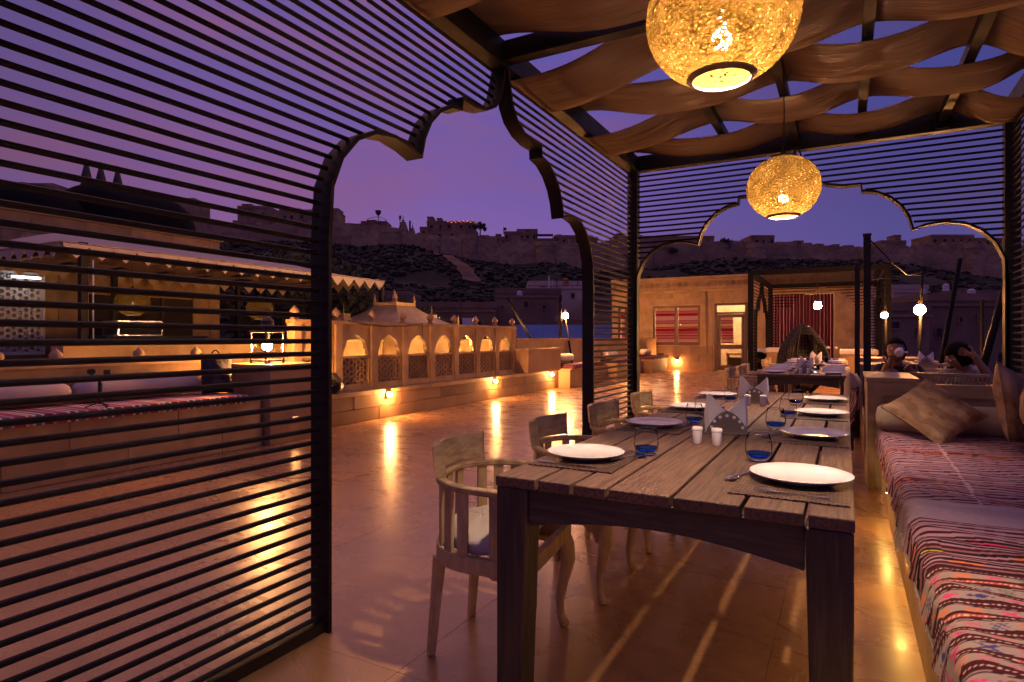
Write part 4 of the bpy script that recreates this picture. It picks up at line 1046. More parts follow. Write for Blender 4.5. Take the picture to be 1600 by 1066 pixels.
# ------------------------------------------------------------------ daybed on the right, with patterned spread
daybed = thing('daybed', 'long low daybed under a striped embroidered spread right of the near table', 'daybed', (.22, .2, 0))
MB().box(.245, .2, 0, 1.08, 5.58, .36).build('plinth', M['stone'], daybed, world=True, bevel=.004)
MB().box(.215, .2, .30, .243, 5.58, .385).build('front_lip', M['bench_wood'], daybed, world=True, bevel=.003)
MB().box(.25, .2, .362, 1.08, 5.56, .475).build('mattress', M['cushion'], daybed, world=True, bevel=.02)
# light strip beneath the lip
ls = thing('light_strip', 'warm bead light strip tucked under the front lip of the daybed', 'light strip', (.226, 1.0, .27))
MB().box(.222, .6, .288, .24, 5.5, .298).build('strip_rail', M['steel_dark'], ls, world=True)
b = MB(); y = .7; R3 = random.Random(11)
while y < 5.5:
    b.obox((.232, y, .281), (.008, .012, .008)); y += .075
b.build('led_bead', emis('led_bead', (1,.52,.11), 70), ls, world=True, kind='stuff')
# hot patches: three small under-lip spots
for k, (y, lab) in enumerate(((1.95,'small warm spot lamp low under the daybed lip, nearest the camera'),(3.35,'small warm spot lamp low under the daybed lip, middle one'),(4.45,'small warm spot lamp low under the daybed lip, farthest one'))):
    t = thing('spot_lamp', lab, 'spot lamp', (.225, y, .2), 0, 'spot lamps under the daybed')
    MB().box(-.006, -.03, .045, .014, .03, .075).build('housing', M['iron'], t)
    MB().box(-.004, -.018, .037, .010, .018, .0445).build('lamp_glass', emis('spot_glass', (1,.50,.11), 420), t)
# spread
import math as _m
def cloth_col(s, y):
    """s: metres across (0 at the hem), y: metres along"""
    W_ = (.36,.275,.245); Mr = (.070,.008,.013); Dk = (.022,.006,.008); LV = (.42,.26,.34); Pk = (.70,.05,.20); Og = (.72,.20,.06); Nv = (.05,.06,.20); Gn = (.03,.16,.10); Yl = (.66,.52,.05); Pu = (.20,.06,.10)
    h = lambda n: (_m.sin(n*12.9898+4.1)*43758.5453) % 1
    if y < 2.28:
        p = 2.28-y; band = .082; k = int(p/band); f = (p % band)/band
        if f < .42:
            q = f/.42
            if .42 < q < .58 and (s*90) % 1 < .55: return (.62,.5,.45)
            if k % 3 == 1 and .3 < q < .7: return (.45,.08,.05) if h(k*7+int(s*9)) > .5 else Mr
            return Mr
        if f < .45: return W_
        if f < .50: return Dk
        g = (f-.5)/.5
        kind = k % 3; cell = .078 if kind != 1 else .056
        c = int(s/cell+k*.37); u = (s/cell+k*.37) % 1
        cols = [Pk, Nv, Og, Gn, (.42,.04,.06), Pk, Og]; cc = cols[int(h(c*3.7+k*11)*7) % 7]
        a = abs(u-.5); v = abs(g-.52)
        if kind == 0:
            if (a < .30 and v < .40 and abs(a*1.4-v*.9) < .12) or (a < .12 and v < .12): return cc
        elif kind == 1:
            if ((u*3+g*1.2) % .5) < .17 and .15 < g < .9 and a < .34: return cc
        else:
            if a+v*.8 < .26 or (abs(a-.33) < .05 and v < .1): return cc
        if g > .93: return Dk
        return W_
    if y < 2.60:
        p = (y-2.28)*34; f = p % 1; k = int(p)
        if f < .62: return Mr if k % 2 else Dk
        if k % 4 == 1 and int(s*11+k) % 3 == 0: return [Yl, Pk, Og][int(h(int(s*11)+k)*3) % 3]
        return LV if k % 3 else (.30,.14,.16)
    if y < 2.86:
        p = (y-2.6)*26; f = p % 1
        return Mr if f < .42 else LV
    if y < 3.14: 
        return (.46,.37,.38) if 3.09 < y < 3.11 or 2.95 < y < 2.958 else (.42,.31,.38)
    p = (y-3.14)
    if 3.56 < y < 3.62 or 4.42 < y < 4.50: return (.13,.02,.035) if (y*40) % 1 < .8 else Og
    f = (p*30) % 1; k = int(p*30)
    if f < .34: return Mr
    if f < .52 and k % 2: return Pu
    if k % 5 == 2 and int(s*8+k*.3) % 4 == 0: return (.40,.16,.12)
    return LV if (k*7) % 5 < 3 else (.36,.22,.30)
ypos = []; y = 1.05
while y < 5.50: ypos.append(y); y += .0040 if y < 2.35 else (.006 if y < 3.2 else .008)
path = [(1.07,.497,.93),(.30,.497,.16)]
ss = []; s = 0
while s < .98: ss.append(s); s += .0062 if s < .35 else .010
def section(s):
    # from the hem (s=0) up over the edge to the wall side
    if s < .075: t = s/.075; return (.203+.010*t, .372+.075*t)
    if s < .165: t = (s-.075)/.09; a = t*_m.pi/2; return (.213+.055*(1-_m.cos(a)), .447+.055*_m.sin(a))
    return (.268+(s-.165), .502)
verts = []; cols = []
for y in ypos:
    for s in ss:
        x, z = section(s)
        ed = max(0, 1-abs(s-.12)/.16)
        wr = .006*_m.sin(y*17+s*3)*_m.sin(s*9+y*2) + .004*_m.sin(y*41+s*14+_m.sin(s*7)*2) + .0065*ed*_m.sin(y*23+2*_m.sin(y*5))
        wr += .006*_m.exp(-((y-3.13)/.02)**2)
        if s < .10: x += .010*_m.sin(y*19+1)*(1-s/.10) + .004*_m.sin(y*67)
        else: z += wr
        if 3.13 < y: z += .002
        verts.append((x-.22, y-.2, z))
        yd = y + .010*_m.sin(s*7+y*3) + .007*_m.sin(s*19+y*9) + (.02*ed*_m.sin(y*4))
        c = cloth_col(s, yd)
        if 3.14 < y and abs(s-.40-(y-3.6)*.02) < .007: c = (.62,.5,.5) if (y*28) % 1 < .5 else (.3,.12,.18)
        cols.append(c)
n = len(ss); faces = [(j*n+i, j*n+i+1, (j+1)*n+i+1, (j+1)*n+i) for j in range(len(ypos)-1) for i in range(n-1)]
me = bpy.data.meshes.new('bedspread'); me.from_pydata(verts, [], faces); me.update()
ca_ = me.color_attributes.new('dye', 'FLOAT_COLOR', 'POINT')
import numpy as _np
arr = _np.ones((len(verts), 4), dtype=_np.float32); arr[:, :3] = _np.array(cols, dtype=_np.float32); ca_.data.foreach_set('color', arr.ravel())
me.polygons.foreach_set('use_smooth', [True]*len(faces))
bs = bpy.data.objects.new('bedspread', me); COL.objects.link(bs); bs.location = (.22, .2, 0)
m = bpy.data.materials.new('embroidered_cotton'); m.use_nodes = True; nt = m.node_tree; bb = nt.nodes['Principled BSDF']; bb.inputs['Roughness'].default_value = .92; bb.inputs['Sheen Weight'].default_value = .0; bb.inputs['Specular IOR Level'].default_value = .2
at_ = N(nt, 'ShaderNodeAttribute'); at_.attribute_name = 'dye'; tc = N(nt, 'ShaderNodeTexCoord'); mp = N(nt, 'ShaderNodeMapping'); mp.inputs['Scale'].default_value = (60, 260, 60)
L(nt, tc.outputs['Object'], mp.inputs[0]); nn = N(nt, 'ShaderNodeTexNoise', Scale=1.0, Detail=3.0); L(nt, mp.outputs[0], nn.inputs['Vector'])
mmx = N(nt, 'ShaderNodeMix', data_type='RGBA', blend_type='MULTIPLY'); mmx.inputs['Factor'].default_value = .45
L(nt, at_.outputs['Color'], mmx.inputs['A']); L(nt, nn.outputs['Fac'], mmx.inputs['B']); 
sc_ = N(nt, 'ShaderNodeVectorMath', operation='SCALE'); sc_.inputs['Scale'].default_value = 1.3
L(nt, mmx.outputs['Result'], sc_.inputs[0]); L(nt, sc_.outputs[0], bb.inputs['Base Color'])
bp = N(nt, 'ShaderNodeBump', Strength=.5, Distance=.003); L(nt, nn.outputs['Fac'], bp.inputs['Height']); L(nt, bp.outputs[0], bb.inputs['Normal'])
me.materials.append(m)
tag(bs, 'striped and embroidered maroon and white spread draped over the daybed edge', 'bedspread')
# fringe at the seam corner
fb = MB(); 
for k in range(26): 
    y = 3.02+.007*k; fb.tube([(.205, y, .375), (.198+R3.uniform(-.012,.012), y+R3.uniform(-.01,.01), .335), (.20+R3.uniform(-.015,.015), y+R3.uniform(-.015,.015), .30)], .0025, 4)
fb.build('fringe', M['bolster'], bs, kind='stuff'); bpy.data.objects['fringe'].location = (-.22,-.2,0)
fb = MB(); y = 1.05
while y < 3.0:
    fb.tube([(.203, y, .378), (.203+R3.uniform(-.004,.004), y, .362)], .0022, 4); y += .013
o = fb.build('hem_beads', M['bolster'], bs, kind='stuff'); o.location = (-.22,-.2,0)

def end_box(loc, label, W=.95, D=1.0, h=.885, solid=.36, m='bench_wood'):
    """daybed end: flat-topped arm, front rail with recessed panel, far rail with a pierced lattice band"""
    t = thing('daybed_end', label, 'daybed end', loc, 0, 'wooden ends between the daybeds')
    MB().box(0, 0, h-.035, solid, D, h).build('arm_top', M[m], t, bevel=.004)
    MB().box(.01, .012, 0, .06, D-.01, h-.037).build('arm_side', M[m], t)
    MB().box(.062, .03, 0, W, .06, h-.14).build('recessed_panel', M[m], t)
    MB().box(solid+.002, .0, h-.14, W, .045, h-.04).build('front_rail', M[m], t, bevel=.003)
    MB().box(.062, .005, h-.14, solid-.001, .04, h-.037).build('front_rail', M[m], t, bevel=.003)
    MB().box(.062, .008, 0, .12, .028, h-.142).build('stile', M[m], t)
    MB().box(solid+.003, D-.045, h-.03, W, D, h).build('far_rail', M[m], t, bevel=.003)
    MB().box(.10, D-.04, 0, W, D-.01, h-.14).build('far_panel', M[m], t)
    b = MB(); x = solid+.02
    while x < W-.02:
        b.bar((x, D-.03, h-.135), (x+.045, D-.03, h-.035), .008, .012, up=(0,1,0)); b.bar((x+.045, D-.028, h-.135), (x, D-.028, h-.035), .008, .012, up=(0,1,0)); x += .03
    b.build('lattice', M[m], t)
    return t
end_box((.14, 5.62, 0), 'pale wooden end of the near daybed with flat arm top and pierced back rail')
# pillows
def pillow_mb(w, h, t, seed=1, n=22, pinch=.16):
    P_ = random.Random(seed); ph = [P_.uniform(0, 6) for _ in range(6)]
    b = MB()
    for side in (1, -1):
        base = len(b.v)
        for j in range(n+1):
            for i in range(n+1):
                u, v = i/n*2-1, j/n*2-1
                k = 1-pinch*(1-abs(v)**2)*abs(u)**3*.5; k2 = 1-pinch*(1-abs(u)**2)*abs(v)**3*.5
                x = u*w/2*(1-.09*(1-v*v)*abs(u)**2); z = v*h/2*(1-.09*(1-u*u)*abs(v)**2)
                f = max(0, (1-u*u)*(1-v*v))**.42
                y = side*(t/2*f + .006*f*math.sin(u*5+ph[0]+v*3)+.005*f*math.sin(v*8+ph[1]))
                b.v.append((x, y, z))
        for j in range(n):
            for i in range(n):
                q = (base+j*(n+1)+i, base+j*(n+1)+i+1, base+(j+1)*(n+1)+i+1, base+(j+1)*(n+1)+i)
                b.f.append(q if side < 0 else q[::-1])
    return b
def pillow(label, c, size, rot, m, name='pillow', seed=1, group=None, piping=False):
    b = pillow_mb(*size, seed=seed); R_ = Matrix.Rotation(rot[2], 3, 'Z') @ Matrix.Rotation(rot[0], 3, 'X') @ Matrix.Rotation(rot[1], 3, 'Y')
    b.v = [tuple(R_ @ Vector(v)) for v in b.v]
    t = thing(name, label, 'pillow', c, 0, group)
    b.build('cover', M[m], t, smooth=True)
    w, h = size[0]/2, size[1]/2
    if piping:
        pts = []
        for s in range(0, 33):
            a = s/32*4; k = int(a) % 4; f = a-int(a)
            u, v = [(-1+2*f, -1), (1, -1+2*f), (1-2*f, 1), (-1, 1-2*f)][k]
            pts.append(tuple(R_ @ Vector((u*w*(1-.09*(1-v*v)*abs(u)**2), 0, v*h*(1-.09*(1-u*u)*abs(v)**2)))))
        MB().tube(pts, .006, 5, cap=False).build('piping', M[m], t, smooth=True)
    return t
pillow('faded floral brocade cushion standing on one corner on the daybed', (.53, 5.10, .69), (.45,.43,.16), (math.radians(-46), math.radians(48), math.radians(8)), 'brocade', seed=3, piping=True)
pillow('grey-gold brocade cushion leaning against the right slats behind', (.96, 5.0, .76), (.50,.50,.16), (math.radians(-10), math.radians(12), math.radians(66)), 'brocade', seed=5, piping=True)
pillow('brocade cushion cut by the right picture edge in front of another', (1.0, 4.55, .72), (.50,.48,.17), (math.radians(-14), math.radians(-14), math.radians(72)), 'brocade', seed=8, piping=True)
def bolster(label, a, b_, r, m='bolster', group=None, sq=.8):
    A, B = Vector(a), Vector(b_); pts, rad = [], []
    for k, q in ((0,.25),(.012,.7),(.04,.92),(.1,1),(.3,1.03),(.5,.99),(.7,1.03),(.9,1),(.96,.92),(.988,.7),(1,.25)):
        pts.append(tuple((B-A)*k)); rad.append(r*q)
    mb = MB().tube(pts, rad, 20, flat=sq)
    mb.v = [(v[0], v[1], v[2]+.004*math.sin(v[0]*31+v[1]*27+v[2]*30)) for v in mb.v]
    t = thing('bolster', label, 'bolster', a, 0, group)
    mb.build('cover', M[m], t, smooth=True); return t
bolster('ecru bolster lying across the head of the near daybed', (.20, 5.40, .60), (1.06, 5.42, .60), .125, sq=.85)

# second daybed (the guests sit on it), third and fourth ends
db2 = thing('daybed', 'second daybed on which the two guests sit beyond the near daybed end', 'daybed', (.16, 6.65, 0))
MB().box(.16, 6.66, 0, 1.2, 8.7, .26).build('plinth', M['stone'], db2, world=True)
MB().box(.17, 6.66, .262, 1.2, 8.7, .36).build('mattress', M['cushion'], db2, world=True, bevel=.02)
end_box((.14, 8.74, 0), 'wooden daybed end behind the two guests glowing orange', W=1.1, D=.8, h=.87)
end_box((.14, 11.2, 0), 'farthest wooden daybed end near the second pergola', W=1.1, D=.8, h=.88)
pillow('white cushion at the left arm of the second daybed beside a red throw', (.06, 6.9, .66), (.34,.40,.14), (0, .1, math.radians(80)), 'bolster', seed=12)
pillow('white cushion hanging over the arm by the second table', (.02, 8.6, .60), (.34,.36,.14), (0, -.1, math.radians(84)), 'bolster', seed=13)
th = thing('red_throw', 'crumpled dark red patterned throw hanging off the second daybed arm', 'throw', (.1, 6.5, .3))
b = MB(); 
for j in range(12):
    for i in range(10):
        v = j/11; u = i/9; b.v.append((-.03-.05*v+.03*math.sin(u*9+v*5), -.25+.5*u+.05*math.sin(v*6), .45-.55*v-.05*u+.02*math.sin(u*13)))
for j in range(11):
    for i in range(9): b.f.append((j*10+i, j*10+i+1, (j+1)*10+i+1, (j+1)*10+i))
o = b.build('cloth', M['seat_cloth'], th, smooth=True); so_ = o.modifiers.new('t', 'SOLIDIFY'); so_.thickness = .01
napkin_stand((.86, 9.0, .875), 'white folded napkin stand on the daybed end behind the guests', 0, .85)

# ------------------------------------------------------------------ the two guests
def skin_body(name, verts, edges, m, parent, sub=1, root=0):
    me = bpy.data.meshes.new(name); me.from_pydata([v[:3] for v in verts], edges, []); me.update()
    o = bpy.data.objects.new(name, me); COL.objects.link(o); o.parent = parent
    md = o.modifiers.new('skin', 'SKIN'); md.use_smooth_shade = True
    if not me.skin_vertices: me.attributes  # layer is made by the modifier
    for i, v in enumerate(verts):
        r = v[3] if not isinstance(v[3], tuple) else v[3]
        me.skin_vertices[0].data[i].radius = r if isinstance(r, tuple) else (r, r)
    me.skin_vertices[0].data[root].use_root = True
    s = o.modifiers.new('sub', 'SUBSURF'); s.levels = s.render_levels = sub + 1
    me.materials.append(m)
    return o
def head_mesh(c, R, yaw, pitch, parent):
    """skull, jaw, nose, lips, ears, eyes; local: face towards -Y"""
    n, k = 26, 20; b = MB(); Mx = Matrix.Rotation(yaw, 3, 'Z') @ Matrix.Rotation(pitch, 3, 'X')
    for j in range(k+1):
        th = math.pi*j/k
        for i in range(n):
            a = 2*math.pi*i/n
            x, y, z = math.sin(th)*math.cos(a), math.sin(th)*math.sin(a), math.cos(th)
            sx, sy, sz = .078, .098, .118
            if z < 0: sx *= 1+.30*z*abs(z); sy *= 1+ (.12*z if y < 0 else .25*z)
            px, py, pz = x*sx, y*sy, z*sz
            if y < -.5:
                py -= .016*math.exp(-((x/.16)**2+((z+.12)/.20)**2))      # nose
                py -= .006*math.exp(-((x/.3)**2+((z+.5)/.10)**2))       # lips
                py += .008*math.exp(-(((abs(x)-.36)/.16)**2+((z-.04)/.12)**2))   # eye sockets
                py -= .005*math.exp(-((x/.5)**2+((z-.22)/.10)**2))      # brow
                py -= .006*math.exp(-((x/.25)**2+((z+.85)/.12)**2))     # chin
            b.v.append(tuple(Mx @ Vector((px*R, py*R, pz*R)) + Vector(c)))
    for j in range(k):
        for i in range(n): b.f.append((j*n+i, j*n+(i+1) % n, (j+1)*n+(i+1) % n, (j+1)*n+i))
    for s in (-1, 1):
        vs0 = len(b.v); b.ico((0,0,0), 1, 1)
        for q in range(vs0, len(b.v)):
            v = Vector(b.v[q]); b.v[q] = tuple(Mx @ (Vector((s*.080+v.x*.007, .004+v.y*.017, -.006+v.z*.028))*R) + Vector(c))
    o = b.build('head', M['skin'], parent, smooth=True)
    for s in (-1, 1):
        p = Mx @ (Vector((s*.029, -.082, .004))*R) + Vector(c)
        MB().ico(tuple(p), .0115*R, 2).build('eye', M['napkin'], o, smooth=True)
        p2 = Mx @ (Vector((s*.029, -.0905, .004))*R) + Vector(c)
        MB().ico(tuple(p2), .0055*R, 1).build('iris', M['hair'], o, smooth=True)
    return o, Mx
def fingers(hand, dirv, side, up, curl=.5, s=1.0):
    """palm and five fingers as skin chains leaving the wrist vertex"""
    d = Vector(dirv).normalized(); u = Vector(up).normalized(); w = d.cross(u).normalized()*side
    base = Vector(hand); out = []; 
    palm = base + d*.055*s; out.append((*palm, (.036*s, .018*s)))
    for k, (off, ln) in enumerate(((-.027,.072),(-.009,.080),(.010,.076),(.028,.060))):
        p0 = base + d*.088*s + w*off*s; c1 = (d*math.cos(curl)-u*math.sin(curl)); c2 = (d*math.cos(curl*2)-u*math.sin(curl*2))
        p1 = p0 + c1*ln*.5*s; p2 = p1 + c2*ln*.5*s
        out += [(*p0, .0095*s), (*p1, .0085*s), (*p2, .007*s)]
    t0 = base + d*.03*s - w*.036*s; t1 = t0 + (d*.6-w*.7).normalized()*.035*s; t2 = t1 + (d*.95-w*.1-u*.3).normalized()*.03*s
    out += [(*t0, .012*s), (*t1, .0105*s), (*t2, .0085*s)]
    return out
def guest_body(name, joints, parent, m=None):
    """joints: pelvis, chest, neck, head_base, (shoulder, elbow, wrist) L/R, (hip, knee, ankle, toe) L/R, hand dirs"""
    V, E_ = [], []
    def add(p, r, to=None):
        V.append((*p, r)); i = len(V)-1
        if to is not None: E_.append((to, i))
        return i
    pe = add(joints['pelvis'], (.155,.115)); 
    mid = (Vector(joints['pelvis'])+Vector(joints['chest']))/2
    wa = add(mid, (.125,.095), pe); ch = add(joints['chest'], (.165,.105), wa)
    ne = add(joints['neck'], .058, ch); add(joints['head'], .055, ne)
    for s in ('L', 'R'):
        sh, el, wr = joints['arm'+s]; a = add(sh, .058, ch); b_ = add((Vector(sh)+Vector(el))/2, .047, a); c = add(el, .041, b_); d_ = add((Vector(el)*.6+Vector(wr)*.4), .040, c); e = add(wr, .026, d_)
        hd, up, side, curl = joints['hand'+s]
        fs = fingers(wr, hd, side, up, curl)
        pl = add(fs[0][:3], fs[0][3], e)
        for k in range(4):
            q0 = add(fs[1+3*k][:3], fs[1+3*k][3], pl); q1 = add(fs[2+3*k][:3], fs[2+3*k][3], q0); add(fs[3+3*k][:3], fs[3+3*k][3], q1)
        q0 = add(fs[13][:3], fs[13][3], e); q1 = add(fs[14][:3], fs[14][3], q0); add(fs[15][:3], fs[15][3], q1)
        hp_, kn, an, to = joints['leg'+s]; a = add(hp_, .098, pe); b_ = add((Vector(hp_)+Vector(kn))/2, .085, a); c = add(kn, .062, b_); d_ = add(Vector(kn)*.6+Vector(an)*.4, .058, c); e = add(an, .036, d_); add(to, .032, e)
    loc = Vector(parent.location); V = [(v[0]-loc.x, v[1]-loc.y, v[2]-loc.z, v[3]) for v in V]
    return skin_body(name, V, E_, m or M['skin'], parent)
def sleeve(name, m, parent, pts, rads, sub=1):
    loc = Vector(parent.location)
    V = [(p[0]-loc.x, p[1]-loc.y, p[2]-loc.z, r) for p, r in zip(pts, rads)]
    return V
def garment(m, parent, nodes, edges, name='shirt'):
    loc = Vector(parent.location)
    V = [(p[0]-loc.x, p[1]-loc.y, p[2]-loc.z, r) for p, r in nodes]
    return skin_body(name, V, edges, m, parent)

# woman, facing the camera, drinking from a cup, one knee up
wm = thing('person', 'woman in a black t-shirt drinking from a pale cup with one knee drawn up', 'person', (.45, 7.15, .36))
hc = (.425, 6.98, 1.075)
J = dict(pelvis=(.47,7.22,.46), chest=(.46,7.16,.80), neck=(.445,7.09,.93), head=(.43,7.02,1.00),
 armL=((.60,7.12,.89),(.70,7.00,.70),(.58,6.86,.86)), armR=((.30,7.10,.89),(.25,6.94,.72),(.35,6.84,.93)),
 handL=((-.7,-.1,.55),(0,1,0),1,.9), handR=((.35,-.05,.7),(0,1,0),-1,.8),
 legL=((.56,7.18,.45),(.60,6.80,.46),(.55,6.76,.40),(.50,6.70,.40)), legR=((.38,7.16,.46),(.37,6.84,.90),(.42,6.78,.45),(.42,6.72,.40)))
J['legL'] = ((.57,7.18,.46),(.78,6.86,.50),(.60,6.78,.43),(.52,6.76,.41))
guest_body('body', J, wm)
garment(M['black_cloth'], wm, [((.47,7.22,.47),(.168,.128)),((.465,7.19,.64),(.145,.112)),((.46,7.16,.80),(.182,.122)),((.45,7.11,.905),(.085,.075)),((.61,7.12,.88),(.075,.07)),((.67,7.05,.78),(.066,.062)),((.295,7.10,.88),(.075,.07)),((.265,7.02,.79),(.066,.062))], [(0,1),(1,2),(2,3),(2,4),(4,5),(2,6),(6,7)], 'shirt')
lc = tuple(Vector(hc)-Vector(wm.location))
_, Mx = head_mesh(lc, 1.0, math.radians(-6), math.radians(-14), wm)
# hair: cap swept back with a knot
def hair_cap(parent, c, Mx, R=1.0, long_=False, bun=True, face=-.30):
    b = MB(); n, k = 28, 16
    for j in range(k+1):
        th = math.pi*.72*j/k
        for i in range(n):
            a = 2*math.pi*i/n; x, y, z = math.sin(th)*math.cos(a), math.sin(th)*math.sin(a), math.cos(th)
            f = 1.0
            # the front hairline stays high: pull the front-lower vertices up under the fringe
            if y < face and z < .45: z2 = .45+(z-.45)*.08; f = .985; y = y; z = z2; q = math.sqrt(max(.01, 1-z*z)); l = math.hypot(x, y); x, y = x/l*q, y/l*q
            r = 1+.012*math.sin(a*9+th*5)
            b.v.append(tuple(Mx @ Vector((x*.090*R*r*f, (y*.110+.006)*R*r*f, (z*.128+.004)*R*r*f)) + Vector(c)))
    for j in range(k):
        for i in range(n): b.f.append((j*n+i, j*n+(i+1) % n, (j+1)*n+(i+1) % n, (j+1)*n+i))
    if bun:
        p = Mx @ Vector((0,.125*R,.03*R)) + Vector(c); b.ico(tuple(p), .045*R, 2, (1,1,1), .05)
    o = b.build('hair', M['hair'], parent, smooth=True); return o
hair_cap(wm, lc, Mx)
cupc = thing('cup', 'pale round cup tilted up at the mouth of the seated woman', 'cup', (.445, 6.845, 1.05))
Mc = Matrix.Rotation(math.radians(98), 3, 'X') @ Matrix.Rotation(0, 3, 'Y')
MB().lathe([(0,0),(.030,0),(.036,.006),(.040,.05),(.042,.085),(.040,.085),(.038,.05),(.034,.008),(0,.006)], n=28, M=Matrix.Rotation(math.radians(-72), 3, 'X')).build('cup_body', M['china'], cupc, smooth='a')
MB().tube([tuple(Matrix.Rotation(math.radians(-72), 3, 'X') @ Vector((.04+.028*math.sin(a*math.pi/8), 0, .02+.045*a/8))) for a in range(9)], .005, 6).build('handle', M['china'], cupc, smooth=True)
# man, bent forward towards the left, hand at the nape
mn = thing('person', 'dark-haired man in a beige print shirt bowing his head into his hand', 'person', (.98, 7.2, .36))
hc2 = (.93, 7.02, 1.02)
J = dict(pelvis=(1.02,7.30,.46), chest=(.98,7.18,.76), neck=(.97,7.10,.92), head=(.95,7.05,1.0),
 armL=((1.12,7.16,.86),(1.16,6.92,.80),(1.03,6.90,1.03)), armR=((.82,7.06,.86),(.74,6.94,.70),(.70,6.86,.60)),
 handL=((-.75,.25,.35),(.2,.9,0),1,.7), handR=((-.4,-.4,-.6),(0,-.6,.6),-1,.4),
 legL=((1.10,7.26,.45),(1.10,6.84,.47),(1.02,6.78,.42),(.96,6.74,.40)), legR=((.92,7.24,.45),(.80,6.86,.48),(.78,6.78,.43),(.72,6.76,.40)))
guest_body('body', J, mn)
garment(M['beige_cloth'], mn, [((1.02,7.30,.47),(.17,.13)),((1.0,7.25,.62),(.155,.12)),((.98,7.18,.77),(.188,.125)),((.97,7.12,.90),(.085,.075)),((1.12,7.15,.86),(.078,.072)),((1.15,7.03,.83),(.066,.06)),((.82,7.06,.86),(.078,.072)),((.78,7.0,.79),(.066,.06))], [(0,1),(1,2),(2,3),(2,4),(4,5),(2,6),(6,7)], 'shirt')
lc2 = tuple(Vector(hc2)-Vector(mn.location))
_, Mx2 = head_mesh(lc2, 1.02, math.radians(-78), math.radians(24), mn)
hair_cap(mn, lc2, Mx2, 1.10, bun=False, face=-.45)
g = thing('eyeglasses', 'thin metal glasses worn by the bowing man', 'glasses', hc2)
gb = MB()
for s in (-1, 1):
    gb.tube([tuple(Mx2 @ Vector((s*.031+.024*math.cos(a*math.pi/8), -.103, .004+.018*math.sin(a*math.pi/8)))) for a in range(17)], .0016, 5, cap=False)
    gb.tube([tuple(Mx2 @ Vector((s*.055,-.103,.008))), tuple(Mx2 @ Vector((s*.083,-.02,.008)))], .0016, 5)
gb.tube([tuple(Mx2 @ Vector((-.007,-.105,.008))), tuple(Mx2 @ Vector((.007,-.105,.008)))], .0016, 5)
gb.build('frame', M['steel'], g)

# ------------------------------------------------------------------ left side: ledge, arcade, sofa, pillar
XLg = -6.08
ledge = thing('stone_ledge', 'long sandstone ledge carrying the pierced arcade on the left', 'ledge', (XLg, 5.4, 0))
MB().box(-7.0, 5.42, 0, XLg-.05, 22.9, .36).build('core', M['stone_big'], ledge, world=True)
courses(ledge, 'y', XLg, 5.42, 13.2, 0, .37, .185, 1.05, .05, M['stone_dark'])
courses(ledge, 'y', XLg, 13.2, 22.9, 0, .37, .37, 1.6, .05, M['stone_dark'])
for k in range(12):
    y0 = 5.40+k*1.46; MB().box(-7.0, y0, .372, XLg+.02, y0+1.455, .435).build('coping', M['stone'], ledge, world=True, bevel=.004)

XA = -6.36
arc = thing('pierced_arcade', 'sandstone balustrade of small cusped arches over pierced screens', 'balustrade', (XA, 5.6, .435))
bay = .745; Y0 = 5.66; NB = 8
ztop, zp, zs = 1.395, .90, .52     # top, top of the pierced panels, bottom rail
ogee = [(0,1.245),(.045,1.24),(.085,1.215),(.10,1.195),(.15,1.18),(.19,1.14),(.212,1.085),(.208,1.045),(.238,1.03),(.252,.99),(.245,.965),(.262,.958),(.262,.936)]
for k in range(NB+1):
    y = Y0+k*bay
    MB().box(XA-.07, y-.065, .436, XA+.07, y+.065, ztop).build('pier', M['stone'], arc, world=True, bevel=.004)
    fz = thing('f', '', '') if False else None
    MB().lathe([(.055,0),(.06,.015),(.035,.03),(.03,.04),(.055,.07),(.062,.10),(.05,.13),(.025,.155),(.008,.175),(0,.19)], (XA, y, ztop+.052), 14).build('finial', M['stone'], arc, smooth=True, world=True)
MB().box(XA-.085, Y0-.07, ztop, XA+.085, Y0+NB*bay+.07, ztop+.05).build('top_rail', M['stone'], arc, world=True, bevel=.004)
def lattice_mb(fn, a0, a1, z0, z1, cell=.075, w=.0095, dep=.012):
    """pierced star lattice: three families of bars plus hexagon bosses"""
    b = MB()
    def clip(p, d):
        t0, t1 = -9, 9
        for q, r, lo, hi in ((p[0], d[0], a0, a1), (p[1], d[1], z0, z1)):
            if abs(r) < 1e-6:
                if not lo <= q <= hi: return None
                continue
            x, y = (lo-q)/r, (hi-q)/r
            if x > y: x, y = y, x
            t0, t1 = max(t0, x), min(t1, y)
        return (t0, t1) if t1-t0 > .01 else None
    for i, ang in enumerate((0, 60, 120)):
        a = math.radians(ang+30); d = (math.cos(a), math.sin(a)); nn = (-d[1], d[0])
        for k in range(-20, 21):
            c0 = ((a0+a1)/2+nn[0]*(k+.5*(1))*cell, (z0+z1)/2+nn[1]*(k+.5)*cell)
            r = clip(c0, d)
            if not r: continue
            p, q = [(c0[0]+d[0]*t, c0[1]+d[1]*t) for t in r]
            D = dep-.0012*i
            hw = w/2
            vs = []
            for (u, v) in (p, q):
                for s1, s2 in ((-1,-1),(1,-1),(1,1),(-1,1)): vs.append(fn(u+nn[0]*hw*s1, v+nn[1]*hw*s1, s2*D))
            b.add(vs, [(0,1,2,3),(7,6,5,4),(0,4,5,1),(1,5,6,2),(2,6,7,3),(3,7,4,0)])
    x = a0+cell/2
    row = 0; z = z0+cell*.5
    while z < z1:
        x = a0+cell*(.5 if row % 2 else 1.0)
        while x < a1-.01:
            hexp = [(x+cell*.2*math.cos(q*math.pi/3), z+cell*.2*math.sin(q*math.pi/3)) for q in range(6)]
            b.prism(hexp, fn, -dep*.8, dep*.8); x += cell*1.155
        z += cell; row += 1
    return b
